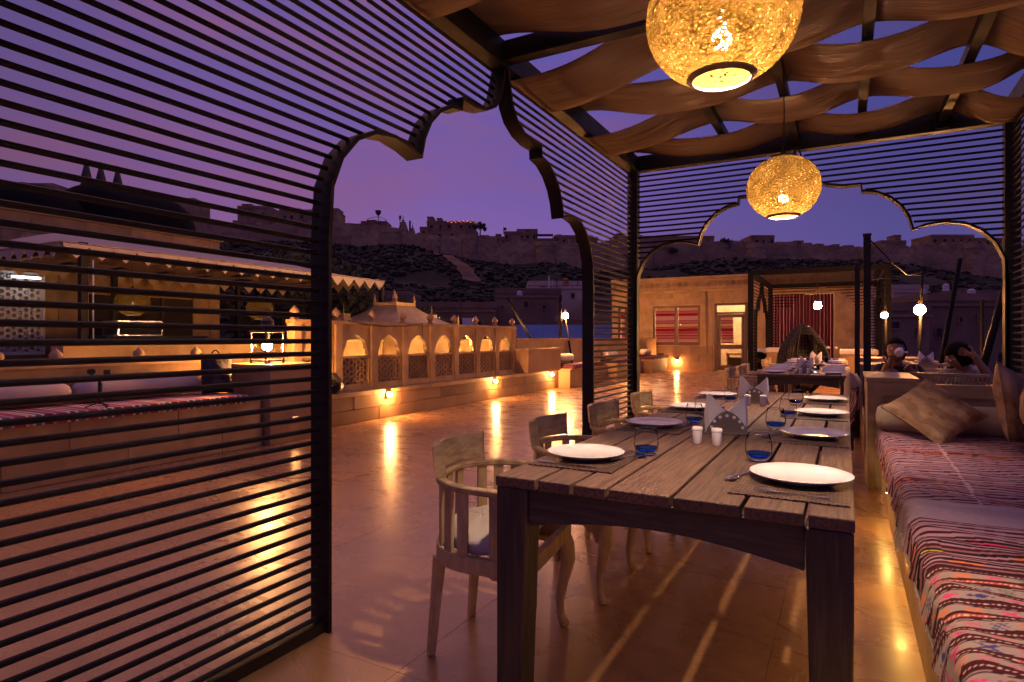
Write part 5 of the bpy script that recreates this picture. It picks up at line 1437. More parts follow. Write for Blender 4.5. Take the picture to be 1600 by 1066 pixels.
for k in range(NB):
    y0, y1 = Y0+k*bay+.067, Y0+(k+1)*bay-.067; c = (y0+y1)/2
    fn = lambda u, v, t: (XA+t, u, v)
    MB().box(XA-.05, y0, .436, XA+.05, y1, zs).build('bottom_rail', M['stone'], arc, world=True)
    MB().box(XA-.05, y0, zp, XA+.05, y1, zp+.034).build('mid_rail', M['stone'], arc, world=True)
    MB().box(XA-.035, y0, zs+.001, XA+.035, y0+.035, zp-.001).box(XA-.035, y1-.035, zs+.001, XA+.035, y1, zp-.001).build('side_strip', M['stone'], arc, world=True)
    lattice_mb(fn, y0+.036, y1-.036, zs+.002, zp-.002).build('lattice', M['stone'], arc, world=True)
    MB().box(XA-.045, y0+.036, zs+.001, XA-.028, y1-.036, zp-.001).build('added_shade_slab', M['stone_dark'], arc, world=True)  # slab added behind the lattice so that its holes fall dark
    # spandrel panel with cusped opening: two halves
    for s in (-1, 1):
        poly = [(c, ztop-.001), (c, 1.26)] + [(c+s*u, z) for u, z in ogee[1:]] + [(c+s*(y1-c), .936), (c+s*(y1-c), ztop-.001)]
        b = MB()
        n = len(poly)
        # triangulate as a strip between the curve and the outer edge
        top = [(c+s*(y1-c)*i/(len(ogee)-1), ztop-.001) for i in range(len(ogee))]
        for i in range(len(ogee)-1):
            p0, p1 = ogee[i], ogee[i+1]
            a_, b__ = (c+s*p0[0], p0[1]), (c+s*p1[0], p1[1])
            if i < 7: t0, t1 = (c+s*(y1-c)*i/7, ztop-.001), (c+s*(y1-c)*(i+1)/7, ztop-.001)
            else: t0, t1 = (c+s*(y1-c), ztop-.001-(ztop-.937)*(i-7)/5), (c+s*(y1-c), ztop-.001-(ztop-.937)*(i-6)/5)
            vs = [(XA+d, u, v) for d in (-.028, .028) for u, v in (a_, b__, t1, t0)]
            b.add(vs, [(0,1,2,3),(7,6,5,4),(0,4,5,1),(3,2,6,7)])
        b.build('arch_panel', M['stone'], arc, world=True)

# parapet, step block and cushioned seats beyond the arcade
pw = thing('parapet_wall', 'plain yellow sandstone parapet continuing to the far building', 'wall', (-6.45, 11.7, .435))
MB().box(-6.6, 11.72, .436, -6.3, 22.9, 1.13).build('wall', M['stone_big'], pw, world=True)
for k in range(7): MB().box(-6.64, 11.72+k*1.6, 1.131, -6.26, 11.72+k*1.6+1.594, 1.19).build('coping', M['stone'], pw, world=True)
sb_ = thing('stone_block_seat_back', 'stepped sandstone block at the right end of the arcade', 'stone block', (-6.2, 11.6, .435))
MB().box(-6.29, 11.65, .436, -5.98, 13.35, .92).build('block', M['stone_dark'], sb_, world=True, bevel=.006)
MB().box(-6.31, 11.62, .921, -5.96, 13.38, .96).build('cap', M['stone'], sb_, world=True, bevel=.005)
def stone_seat(y0, y1, lab, labp):
    t = thing('stone_bench', lab, 'seat', (-6.1, y0, .435), 0, 'cushioned stone seats by the parapet')
    MB().box(-6.28, y0, .436, -5.72, y1, .46).build('seat_slab', M['stone'], t, world=True)
    MB().box(-6.27, y0+.02, .461, -5.68, y1-.02, .56).build('seat_pad', M['seat_cloth'], t, world=True, bevel=.02)
    MB().box(-6.06, y0, .0, -5.76, y1, .434).build('base', M['stone_dark'], t, world=True)
    bolster(labp, (-6.15, y0+.06, .70), (-6.15, y0+.9, .70), .135)
stone_seat(13.4, 15.6, 'cushioned stone seat next to the stepped block', 'white bolster on the cushioned seat beside the stepped block')
stone_seat(16.8, 18.9, 'cushioned stone seat seen through the slatted pier', 'white bolster on the seat seen through the slats')
stone_seat(20.4, 22.4, 'cushioned stone seat in the corner by the lit building', 'white bolster on the corner seat by the lit building')

# near left sofa
sofa = thing('stone_sofa', 'built-in sandstone sofa with striped rug seen through the slats', 'sofa', (-5.7, 1.2, 0))
MB().box(-6.5, .8, 0, -5.76, 4.62, .50).build('core', M['stone_big'], sofa, world=True)
courses(sofa, 'y', -5.70, .8, 4.62, 0, .52, .26, .95, .06, M['stone'])
MB().box(-6.5, .8, .501, -5.69, 4.60, .53).build('seat_slab', M['stone'], sofa, world=True)
MB().box(-6.75, -.4, 0, -6.5, 4.62, .915).build('back_wall', M['stone_big'], sofa, world=True)
MB().box(-6.78, -.4, .916, -6.47, 4.62, .945).build('back_coping', M['stone'], sofa, world=True)
for y in (1.4, 2.55, 2.83, 3.02, 3.05+.75, 4.45):
    if y == 2.83: continue
    MB().lathe([(.05,0),(.055,.012),(.03,.025),(.05,.05),(.06,.08),(.05,.11),(.02,.135),(0,.16)], (-6.62, y, .946), 14).build('finial', M['stone'], sofa, smooth=True, world=True)
rug = thing('striped_rug', 'red, white and grey striped rug spread over the stone sofa', 'rug', (-6.1, 2.6, .53))
MB().box(-6.45, .85, .532, -5.66, 4.42, .585).build('pad', M['sofa_cloth'], rug, world=True, bevel=.018)
MB().box(-5.676, .86, .50, -5.66, 4.41, .56).build('hanging_edge', M['sofa_cloth'], rug, world=True)
bolster('long white bolster at the left half of the stone sofa', (-6.30, 1.5, .70), (-6.30, 2.98, .70), .12, 'canvas_pale')
bolster('long white bolster beside the black backpack on the stone sofa', (-6.30, 3.02, .70), (-6.30, 4.25, .70), .12, 'canvas_pale')
# pillar with lantern
pil = thing('stone_pillar', 'square sandstone block pillar on which the glowing lantern stands', 'pillar', (-5.9, 4.98, 0))
MB().box(-6.35, 4.66, 0, -5.62, 5.38, .86).build('shaft', M['stone_dark'], pil, world=True, bevel=.006)
MB().box(-6.38, 4.63, .861, -5.59, 5.41, .90).build('capstone', M['stone'], pil, world=True, bevel=.005)
sw = thing('step_light', 'small pale step light plate on the pillar face', 'step light', (-5.615, 5.0, .26))  # step light: pale plate with a glowing lens above the floor
MB().box(0, -.05, -.03, .012, .05, .03).build('plate', M['white'], sw)
MB().box(.0125, -.03, -.018, .018, .03, .0).build('lens', emis('step_lens', ORG, 160), sw)
def lantern(name, label, loc, s=1.0, L_=900, cat='lantern', group=None):
    t = thing(name, label, cat, loc, 0, group)
    q = .10*s; h = .26*s
    MB().box(-q-.01, -q-.01, .02*s, q+.01, q+.01, .035*s).build('base', M['iron'], t)
    for x in (-q, q):
        for y in (-q, q): MB().bar((x, y, 0), (x, y, h+.03*s), .014*s).build('corner_post', M['iron'], t)
    for x0, y0, x1, y1 in ((-q,-q,q,-q),(q,-q,q,q),(q,q,-q,q),(-q,q,-q,-q)):
        MB().prism([(0,0),(1,0),(1,1),(0,1)], lambda u, v, k: (x0+(x1-x0)*(.08+.84*u)+k*(y1-y0), y0+(y1-y0)*(.08+.84*u)-k*(x1-x0), .04*s+v*(h-.04*s)), 0, .01).build('pane', M['pane'], t)
    MB().lathe([(q*1.6,h+.03*s),(q*1.5,h+.045*s),(q*.7,h+.09*s),(q*.55,h+.11*s),(q*.6,h+.14*s),(q*.3,h+.17*s),(0,h+.18*s)], n=20).build('roof', M['iron'], t, smooth='a')
    MB().tube([(.05*s*math.cos(a*math.pi/8), 0, h+.2*s+.05*s*math.sin(a*math.pi/8)) for a in range(17)], .005*s, 6, cap=False).build('ring', M['iron'], t, smooth=True)
    MB().ico((0,0,h*.62), .045*s, 2).build('bulb', bulb('lantern_bulb_%d' % L_, (1,.42,.13), L_), t, smooth=True)
    return t
lantern('lantern', 'square glass lantern glowing brightly on the stone pillar', (-5.98, 4.92, .90), 1.25, 1900)

# backpack
bp_ = thing('backpack', 'black backpack slumped on the right end of the stone sofa', 'backpack', (-6.12, 4.36, .585))
b = pillow_mb(.34, .46, .22, seed=4); Rm = Matrix.Rotation(math.radians(76), 3, 'Z') @ Matrix.Rotation(math.radians(-8), 3, 'X')
b.v = [tuple(Rm @ Vector(v) + Vector((0,0,.22))) for v in b.v]; b.build('bag', M['nylon'], bp_, smooth=True)
b = pillow_mb(.24, .20, .10, seed=6); b.v = [tuple(Rm @ (Vector(v)+Vector((0,-.12,-.08))) + Vector((0,0,.22))) for v in b.v]; b.build('front_pocket', M['nylon'], bp_, smooth=True)
for s in (-.1, .1):
    MB().tube([tuple(Rm @ Vector((s, .09+.06*math.sin(i/8*math.pi), -.18+.36*i/8)) + Vector((0,0,.24))) for i in range(9)], .013, 6).build('strap', M['nylon'], bp_, smooth=True)
MB().tube([tuple(Rm @ Vector((-.04+.08*i/6, 0, .225+.035*math.sin(i/6*math.pi))) + Vector((0,0,.22))) for i in range(7)], .008, 6).build('handle', M['nylon'], bp_, smooth=True)
# small camera stabiliser standing on the sofa rug
gm = thing('camera_stand', 'small black phone gimbal on a short tripod standing on the rug', 'gimbal', (-5.78, 2.98, .585))
MB().tube([(0,0,.03),(0,0,.22)], [.016,.018], 12).build('grip', M['nylon'], gm, smooth=True)
for k in range(3):
    a = k*2.1; MB().tube([(0,0,.05),(.11*math.cos(a),.11*math.sin(a),.004)], .006, 6).build('leg', M['nylon'], gm, smooth=True)
MB().tube([(0,0,.22),(0,-.02,.245),(0,-.06,.26),(0,-.075,.31)], .012, 8).build('arm', M['nylon'], gm, smooth=True)
MB().tube([(-.02,-.075,.32),(.03,-.075,.32)], .024, 12).build('motor', M['nylon'], gm, smooth='a')
MB().tube([(0,.0,.235),(0,.05,.27),(0,.08,.33)], .009, 8).build('arm', M['nylon'], gm, smooth=True)
MB().obox((0,.055,.305), (.02,.045,.05)).build('clamp', M['nylon'], gm)
# drop-shaped speaker on the ledge
spk = thing('speaker', 'black drop-shaped loudspeaker with silver cone on the ledge', 'speaker', (-6.12, 6.12, .436), math.radians(-62+90))
outl = [(.115*math.cos(a), .115+.115*math.sin(a)) for a in [math.radians(q) for q in range(-220, 41, 10)]] + [(.045,.235),(.018,.27),(0,.29),(-.018,.27),(-.045,.235)]
b = MB().prism(outl, lambda u, v, t: (u, t, v), -.05, .09); b.build('cabinet', M['iron'], spk, smooth='a', bevel=.01)
Mf = Matrix.Rotation(math.radians(90), 3, 'X')
MB().lathe([(.082,.0),(.085,.006),(.078,.010),(.06,-.008),(.03,-.018)], (0,-.051,.115), 28, Mf).build('surround', M['nylon'], spk, smooth='a')
MB().lathe([(.032,-.012),(.022,-.002),(0,.002)], (0,-.051,.115), 20, Mf).build('dome_cone', M['steel'], spk, smooth=True)
MB().box(-.05,-.03,0,.05,.07,.01).build('foot', M['iron'], spk)

# foot lights on the ledge and by the building
def footlight(name, label, loc, L_=1500, r=.026, face=(1,0,0), group='foot lights low on the stone walls'):
    t = thing(name, label, 'wall lamp', loc, 0, group)
    f = Vector(face)
    MB().obox(tuple(f*.012), (.024 if f.x else .09, .09 if f.x else .024, .09)).build('backplate', M['iron'], t)
    MB().bar(tuple(f*.02+Vector((0,0,.05))), tuple(f*.075+Vector((0,0,.05))), .09 if True else 0, .008).build('hood', M['iron'], t)
    MB().ico(tuple(f*.05), r, 2).build('bulb', bulb('foot_bulb_%d' % L_, ORG, L_), t, smooth=True)
    return t
footlight('foot_light', 'foot light on the ledge nearest the camera below the second screen panel', (XLg+.01, 7.18, .345), 2500)
footlight('foot_light', 'foot light on the ledge below the fifth screen panel', (XLg+.01, 10.35, .345), 2500)
footlight('foot_light', 'foot light on the ledge below the stepped stone block', (XLg+.01, 12.95, .345), 2500)
footlight('foot_light', 'foot light low on the seat base seen through the slatted pier', (-5.74, 18.0, .40), 300)
footlight('foot_light', 'foot light under the window of the far building', (-5.54, 22.97, .33), 3000, .03, (0,-1,0))

# lamp posts and poles by the parapet
def lamp_post(label, base, top, L_=1200, r=.05, lean_to=None, group='slender lamp posts', arm=True, bulb_at=None):
    t = thing('lamp_post', label, 'lamp post', base, 0, group)
    B = Vector(base); Tp = Vector(top)-B
    MB().tube([(0,0,0), tuple(Tp)], [.028,.02], 10).build('pole', M['matt_black'], t, smooth=True)
    MB().lathe([(.07,0),(.07,.012),(.03,.02)], n=14).build('base_plate', M['metal'], t, smooth='a')
    q = (Vector(bulb_at)-B) if bulb_at else Tp+Vector((0,0,.05))
    if bulb_at: MB().tube([tuple(Tp), tuple(Tp+Vector((0,0,.04))), tuple((Tp+q)/2+Vector((0,0,.12))), tuple(q+Vector((0,0,.07)))], .011, 6).build('bracket', M['matt_black'], t, smooth=True)
    MB().lathe([(.022,r*1.9),(.03,r*1.2),(.028,r*.9),(0,r*.9)], tuple(q), 14).build('shade', M['metal'], t, smooth='a')
    MB().ico(tuple(q), r, 2).build('bulb', bulb('post_bulb_%d' % L_, ORG, L_), t, smooth=True)
    return t
lamp_post('lamp post with bright bulb standing before the blue tarpaulin', (-6.20, 14.6, .435), (-6.34, 14.45, 1.72), 1700, .08)
lamp_post('small lamp post seen just left of the far corner post', (-6.2, 19.9, .435), (-6.2, 19.9, 1.72), 1400, .06)
def pole(label, a, b_, r=.035, name='pole', cat='pole', group=None, m='matt_black'):
    A = Vector(a); return MB().tube([(0,0,0), tuple(Vector(b_)-A)], r, 10).build(name, M[m], smooth=True, loc=a, label=label, cat=cat, group=group)
pole('dark pole leaning left above the parapet left of the lamp', (-6.42, 12.6, 1.19), (-6.75, 12.1, 2.12), .028, 'leaning_pole')
pole('upright dark pole just left of the bright lamp post bulb', (-6.42, 14.3, 1.19), (-6.42, 14.3, 2.30), .045, 'upright_pole')

# ------------------------------------------------------------------ court beyond the arcade, stone pavilions, lit walls
cw = thing('court_wall', 'lit sandstone wall seen through the arches of the arcade', 'wall', (-8.6, 5, 0))
MB().box(-8.9, 4.0, 0, -8.6, 10.0, 1.12).box(-8.9, 12.3, 0, -8.6, 22.0, 1.12).build('wall', M['stone_big'], cw, world=True)
MB().box(-8.93, 4.0, 1.121, -8.56, 10.0, 1.16).box(-8.93, 12.3, 1.121, -8.56, 22.0, 1.16).build('coping', M['stone'], cw, world=True)
def chhatri(label, c, hw, z0, z1, zt, big=True):
    t = thing('stone_pavilion', label, 'pavilion', (c[0], c[1], 0), 0, 'lit stone pavilions behind the arcade')
    MB().box(-hw*.92, -hw*.92, 0, hw*.92, hw*.92, z0).build('body', M['stone_big'], t)
    MB().box(-hw*1.06, -hw*1.06, z0, hw*1.06, hw*1.06, z0+.05).build('eave', M['stone'], t)
    prof = [(1.0,0),(.80,.22),(.62,.45),(.48,.66),(.37,.85),(.30,1.0)]
    b = MB(); H_ = z1-z0-.05
    for k, f in prof:
        q = hw*k
        for x, y in ((-q,-q),(0,-q*1.03),(q,-q),(q*1.03,0),(q,q),(0,q*1.03),(-q,q),(-q*1.03,0)): b.v.append((x, y, z0+.05+H_*f))
    for j in range(len(prof)-1):
        for i in range(8): b.f.append((j*8+i, j*8+(i+1) % 8, (j+1)*8+(i+1) % 8, (j+1)*8+i))
    b.f.append(tuple(range(len(b.v)-8, len(b.v))))
    b.build('roof', M['stone'], t, smooth='a')
    q = hw*.30
    MB().box(-q*1.08, -q*1.08, z1, q*1.08, q*1.08, z1+.07).build('roof_platform', M['stone'], t)
    fp = [(.045,0),(.05,.03),(.025,.05),(.045,.09),(.03,.12),(.038,.16),(.02,.20),(.024,.24),(.0,.34)]
    for x, y, s in (((0,0,1.0),(-q,-q,.62),(q,-q,.62),(-q,q,.62),(q,q,.62)) if big else ((0,0,.75),)):
        MB().lathe([(r*s*hw/1.0, z*s) for r, z in fp], (x, y, z1+.07), 10).build('finial', M['stone'], t, smooth='a')
    if big:
        for x, y in ((hw,-hw),(hw,hw),(-hw,-hw)):
            MB().lathe([(r*.8, z*.8) for r, z in fp], (x, y, z0+.05), 10).build('finial', M['stone'], t, smooth='a')
    return t
chhatri('larger lit stone pavilion roof with three finials rising behind the arcade', (-9.1, 11.0), 1.05, 1.42, 1.93, 2.2)
chhatri('small lit stone pavilion roof right of the larger one', (-9.0, 12.3), .28, 1.42, 1.70, 1.9, big=False)
chhatri('small lit stone pavilion tip left of the larger one', (-9.6, 9.9), .30, 1.42, 1.66, 1.9, big=False)
for k, (x, y, lab, L_) in enumerate(((-7.5, 7.4, 'uplight on the court floor behind the second arch bay', 4200), (-7.5, 9.6, 'uplight on the court floor behind the fifth arch bay', 4800), (-7.6, 12.6, 'uplight on the court floor behind the last arch bay', 4200), (-7.6, 16.5, 'uplight on the court floor behind the parapet', 2000))):
    t = thing('court_uplight', lab, 'uplight', (x, y, 0), 0, 'uplights in the court behind the arcade')
    MB().lathe([(.06,0),(.06,.05),(.045,.06),(.045,.03),(0,.03)], n=14).build('housing', M['iron'], t)
    MB().ico((0,0,.085), .03, 2).build('bulb', bulb('court_bulb_%d' % L_, (1,.50,.15), L_), t, smooth=True)

for k, (y, lab) in enumerate(((9.6, 'added unseen fill lamp behind the arcade rail lighting the larger pavilion roof'), (12.0, 'added unseen fill lamp behind the arcade end pier'))):  # unseen lamps added behind the rail to light the pavilion roof fronts
    t = thing('added_fill_lamp', lab, 'fill lamp', (XA-.16, y, 1.22), 0, 'added fill lamps behind the arcade')
    MB().box(-.02, -.07, -.05, .07, .07, -.035).box(.055, -.07, -.035, .07, .07, .05).build('housing', M['iron'], t)
    MB().ico((-.02,0,0), .028, 2).build('bulb', bulb('fill_bulb', (1,.52,.18), 4500), t, smooth=True)
# canopy pavilion at the left
cp = thing('canopy', 'pale scalloped canvas canopy on dark posts at the left', 'canopy', (-9.4, 4.4, 0))
CX0, CX1, CY0, CY1, CZ = -12.9, -9.4, 4.35, 10.95, 2.52
for x, y in ((CX1, 4.62), (CX1, CY1-.05), (CX0+.4, 6.7), (CX0+.4, CY1-1.5), (CX1, 7.9-.0)):
    if y == 7.9: continue
    MB().box(x-.045, y-.045, 0, x+.045, y+.045, CZ+.02).build('post', M['metal'], cp, world=True)
def scallop(a0, a1, fn, name='valance', m='canvas_pale', drop=.20, w=.33):
    n = max(2, round((a1-a0)/w)); ww = (a1-a0)/n
    for k in range(n):
        s = a0+k*ww; e = s+ww; mdl = (s+e)/2
        # points of the valance: pennant flaps
        poly = [(s, 0), (e, 0), (e-.005, -.035), ((e+mdl)/2, -.12), (mdl, -drop), ((s+mdl)/2, -.12), (s+.005, -.035)]
        MB().prism(poly, fn, 0, .006).build('pennant', M[m], cp, world=True)
scallop(CY0, CY1, lambda u, v, t: (CX1+.04+t, u, CZ-.02+v))
scallop(CX0, CX1, lambda u, v, t: (u, CY1+.03+t, CZ-.02+v))
scallop(CX0, CX1, lambda u, v, t: (u, CY0-.03+t, CZ-.02+v))
scallop(CY0, CY1, lambda u, v, t: (CX0+.35+t, u, CZ-.05+v))
b = MB(); nn_ = 14
for j in range(nn_+1):
    for i in range(nn_+1):
        u, v = i/nn_, j/nn_; x = CX0-.4+(CX1+.05-CX0+.4)*u; y = CY0-.05+(CY1-CY0+.1)*v
        rise = .62*min(1, (1-u)*1.5)*min(1, min(v, 1-v)*4.5+.0)**.8
        b.v.append((x, y, CZ+rise-.05*math.sin(u*math.pi)*math.sin(v*math.pi)))
for j in range(nn_):
    for i in range(nn_): b.f.append((j*(nn_+1)+i, j*(nn_+1)+i+1, (j+1)*(nn_+1)+i+1, (j+1)*(nn_+1)+i))
o = b.build('roof_cloth', M['canvas_pale'], cp, smooth=True, world=True); so_ = o.modifiers.new('t', 'SOLIDIFY'); so_.thickness = .01
# inner ceiling: cross battens and hanging cloth bands
for k in range(8):
    y = CY0+.4+k*.82
    MB().box(CX0+.4, y-.03, CZ-.05, CX1, y+.03, CZ-.005).build('batten', M['metal'], cp, world=True)
    if k < 7:
        b = MB(); a0, a1 = y+.05, y+.72
        for i in range(4):
            xx0 = CX0+.4+(CX1-CX0-.45)*i/4; xx1 = xx0+(CX1-CX0-.45)/4-.06
            b.hexa([(xx0, a0+(.0 if i % 2 else .2), CZ-.10),(xx1, a0+(.0 if i % 2 else .2), CZ-.07),(xx1, a1-(.2 if i % 2 else 0), CZ-.07),(xx0, a1-(.2 if i % 2 else 0), CZ-.10)],
                   [(xx0, a0+(.0 if i % 2 else .2), CZ-.095),(xx1, a0+(.0 if i % 2 else .2), CZ-.065),(xx1, a1-(.2 if i % 2 else 0), CZ-.065),(xx0, a1-(.2 if i % 2 else 0), CZ-.095)])
        b.build('cloth_band', M['canvas'], cp, world=True)
make_lamp('bowl_lamp', 'gold pierced bowl lamp hanging under the canopy on the left', (-10.5, 5.92, 1.80), R=.26, cord=.42, L_=550, group='gold lamps under the canopy', seed=9)
make_lamp('bowl_lamp', 'gold pierced bowl lamp hanging under the canopy above the lantern', (-10.5, 8.45, 1.80), R=.26, cord=.42, L_=550, group='gold lamps under the canopy', seed=10)
# building behind the canopy
hb_ = thing('stone_building', 'sandstone building with dark openings behind the canopy', 'building', (-13.5, 3.0, 0))
MB().box(-18, .0, 0, -13.56, 9.7, 3.55).build('wall', M['stone_big'], hb_, world=True)
courses(hb_, 'y', -13.5, 3.9, 9.7, 0, 3.55, .355, .92, .05, M['stone'], holes=((4.0,5.95,.7,2.42),(6.75,9.0,0,2.1)))
MB().box(-18, 0, 3.551, -13.42, 9.76, 3.64).build('cornice', M['stone'], hb_, world=True)
MB().box(-13.555, 6.76, .01, -13.50, 8.99, 2.09).build('door_opening', M['fort_dark'], hb_, world=True)
for y in (7.5, 8.25): MB().bar((-13.48, y, .01), (-13.48, y, 2.09), .05).build('door_frame', M['iron'], hb_, world=True)
# pierced white screen with cool tube lamp
jl = thing('lattice_panel', 'pale geometric lattice panel glowing cool white on the far left', 'lattice screen', (-13.44, 4.97, .9))
fnj = lambda u, v, t: (-13.42+t, u, v)
lattice_mb(fnj, 4.05, 5.88, .95, 2.38, cell=.095, w=.02, dep=.012).build('lattice', M['white'], jl, world=True)
MB().box(-13.45, 4.0, .88, -13.40, 5.93, .945).box(-13.45, 4.0, 2.385, -13.40, 5.93, 2.43).box(-13.45, 4.0, .95, -13.40, 4.045, 2.38).box(-13.45, 5.885, .95, -13.40, 5.93, 2.38).build('frame', M['white'], jl, world=True)
tl = thing('tube_lamp', 'short cool white tube lamp above the lattice panel', 'tube lamp', (-13.1, 5.5, 2.30))
MB().tube([(0,-.22,0),(0,.22,0)], .018, 10).build('tube', emis('cool_tube', (.85,.88,1), 14), tl, smooth=True)
MB().box(-.03,-.26,.022,.03,.26,.05).build('fitting', M['white'], tl)
# flight case on dark console, and a framed screen
kc = thing('console', 'dark counter beneath the flight case under the canopy', 'counter', (-12.4, 7.1, 0))
MB().box(-12.8, 6.3, 0, -12.0, 8.3, 1.20).build('cabinet', M['nylon'], kc, world=True, bevel=.01)
MB().box(-12.83, 6.27, 1.201, -11.97, 8.33, 1.24).build('counter_top', M['iron'], kc, world=True, bevel=.005)
fc = thing('flight_case', 'black flight case with silver edges under the left canopy lamp', 'flight case', (-12.4, 7.0, 1.245))
MB().box(-.25, -.42, 0, .25, .42, .28).build('case', M['nylon'], fc)
for y in (-.42, .42):
    for x in (-.25, .25): MB().bar((x, y, 0), (x, y, .28), .025).build('edge_trim', M['steel'], fc)
for z in (.005, .275):
    MB().bar((.255, -.42, z), (.255, .42, z), .022).build('edge_trim', M['steel'], fc); MB().bar((-.25, -.425, z), (.25, -.425, z), .022).build('edge_trim', M['steel'], fc)
# tent dome on the roof
dm = thing('tent_dome', 'long dark tent dome with rounded ends on the roof behind the slats', 'tent roof', (-14.75, 6.7, 3.64))
b = MB(); nu_, nv_ = 44, 12
def barrel(y0, y1, R_, h, x=0, r_end=1.5):
    bb = MB(); n1, n2 = 30, 20
    for j in range(n1+1):
        t = j/n1; y = y0+(y1-y0)*t; e = min(1, min(y-y0, y1-y)/r_end); k = math.sqrt(max(0, 1-(1-e)**2))
        for i in range(n2+1):
            a = math.pi*i/n2; bb.v.append((x+R_*math.cos(a)*k, y, max(.0, h*math.sin(a)*(k**.7))))
    for j in range(n1):
        for i in range(n2): bb.f.append((j*(n2+1)+i, j*(n2+1)+i+1, (j+1)*(n2+1)+i+1, (j+1)*(n2+1)+i))
    return bb
barrel(.0, 2.95, 1.15, 1.0, r_end=.9).build('main_dome', M['dome'], dm, smooth=True)
b = MB(); n = 12
for i in range(n):    # ribbed half dome to the left
    a0 = math.pi*2*i/n; a1 = math.pi*2*(i+1)/n
    prev = None
    for j in range(9):
        th = math.pi/2*j/8; r = 1.0*math.sin(th); z = .72*math.cos(th)
        p = [(r*math.cos(a0), -.45+r*math.sin(a0), z), (r*1.04*math.cos((a0+a1)/2), -.45+r*1.04*math.sin((a0+a1)/2), z+.01), (r*math.cos(a1), -.45+r*math.sin(a1), z)]
        if prev: b.add(prev+p, [(0,1,4,3),(1,2,5,4)])
        prev = p
b.build('ribbed_dome', M['dome'], dm, smooth='a')
for y in (.62, .92, 1.28):
    MB().lathe([(.12,0),(.10,.05),(.03,.1),(.10,.2),(.07,.35),(.04,.5),(0,.62)], (0, y, .93), 10).build('finial', M['iron'], dm, smooth=True)

# ------------------------------------------------------------------ far building
FY = 23.0
fbuild = thing('lit_building', 'lit sandstone building with striped blinds and glazed door at the terrace end', 'building', (-5, FY, 0))
holes = [(-7.85,-7.2,.93,2.4), (-6.47,-4.70,.93,2.4), (-4.20,-3.05,0,2.45), (-2.35,-.35,.35,2.7)]
xs = [-9.5]
wbx = MB(); segs = []
x = -8.1
for h_ in holes:
    segs.append(MB().box(x, FY, 0, h_[0], FY+.25, 2.92)); segs.append(MB().box(h_[0], FY, h_[3], h_[1], FY+.25, 2.92))
    if h_[2] > .01: segs.append(MB().box(h_[0], FY+.05, 0, h_[1], FY+.25, h_[2]))
    x = h_[1]
segs.append(MB().box(x, FY, 0, .75, FY+.25, 2.92))
al = MB()
for s in segs: al.add(s.v, s.f)
al.build('wall', M['stone_big'], fbuild, world=True)
courses(fbuild, 'x', FY-.03, -6.6, -4.25, 0, .90, .30, .62, .03, M['stone_dark'], jit=.012)
courses(fbuild, 'x', FY-.02, -6.6, -4.25, 2.45, 2.86, .205, .9, .02, M['stone'], jit=.006)
courses(fbuild, 'x', FY-.02, -4.66, -4.24, .95, 2.42, .36, .5, .02, M['stone'], jit=.006)
MB().box(-8.1, FY-.14, 2.90, .8, FY+.27, 2.96).build('cornice', M['stone'], fbuild, world=True)
MB().box(-8.1, FY-.05, 2.961, .8, FY+.25, 3.40).build('frieze', M['stone'], fbuild, world=True)
MB().box(-8.1, FY-.075, 3.30, .8, FY-.052, 3.33).box(-8.1, FY-.075, 3.03, .8, FY-.052, 3.06).build('frieze_band', M['stone'], fbuild, world=True)
MB().box(-8.1, FY-.12, 3.401, .8, FY+.27, 3.46).build('top_moulding', M['stone'], fbuild, world=True)
ro = None
for k in range(42):     # carved rosettes along the frieze
    x = -7.95+k*.21
    if ro is None: ro = MB().lathe([(.092,0),(.095,.03),(.078,.045),(.07,.012),(.036,.012),(.03,.045),(0,.05)], n=12, M=Matrix.Rotation(math.radians(90), 3, 'X')).build('rosette', M['stone_dark'], fbuild, loc=(x+5, -.05, 3.18)); continue
    inst(ro, 'rosette', fbuild, (x+5, -.05, 3.18))
MB().box(-8.1, FY+.25, 2.90, .8, FY+3.4, 3.0).build('roof', M['stone_big'], fbuild, world=True)
MB().box(-8.1, FY+3.2, 0, .8, FY+3.4, 2.9).box(-8.1, FY+.25, 0, -7.9, FY+3.2, 2.9).box(.6, FY+.25, 0, .8, FY+3.2, 2.9).build('inner_wall', M['interior'], fbuild, world=True)
for x0, x1 in ((-7.85,-7.2), (-6.47,-4.70)):
    w = MB().box(x0, FY+.02, .93, x1, FY+.10, 1.0).box(x0, FY+.02, 2.33, x1, FY+.10, 2.4).box(x0, FY+.02, 1.0, x0+.08, FY+.10, 2.33).box(x1-.08, FY+.02, 1.0, x1, FY+.10, 2.33).box((x0+x1)/2-.06, FY+.02, 1.0, (x0+x1)/2+.06, FY+.10, 2.33).build('window', M['wood_door'], fbuild, world=True)
    for a, b_ in ((x0+.08, (x0+x1)/2-.06), ((x0+x1)/2+.06, x1-.08)):
        MB().box(a-(-5), .055, 1.0, b_-(-5), .062, 2.33).build('pane', M['pane'], w)
        MB().box(a-(-5), .12, 1.0, b_-(-5), .126, 2.33).build('blind', M['curtain'], w)
dr = MB().box(-4.20, FY+.0, 0, -4.10, FY+.1, 2.45).box(-3.15, FY+.0, 0, -3.05, FY+.1, 2.45).box(-4.10, FY, 2.37, -3.15, FY+.1, 2.45).box(-4.10, FY, 2.06, -3.15, FY+.1, 2.13).build('door_frame', M['wood_door'], fbuild, world=True)
d_ = MB().box(-4.09, FY+.02, .02, -3.98, FY+.07, 2.05).box(-3.27, FY+.02, .02, -3.16, FY+.07, 2.05).box(-3.98, FY+.02, 1.93, -3.27, FY+.07, 2.05).box(-3.98, FY+.02, .80, -3.27, FY+.07, .95).box(-3.98, FY+.02, .02, -3.27, FY+.07, .20).build('door', M['wood_door'], fbuild, world=True)
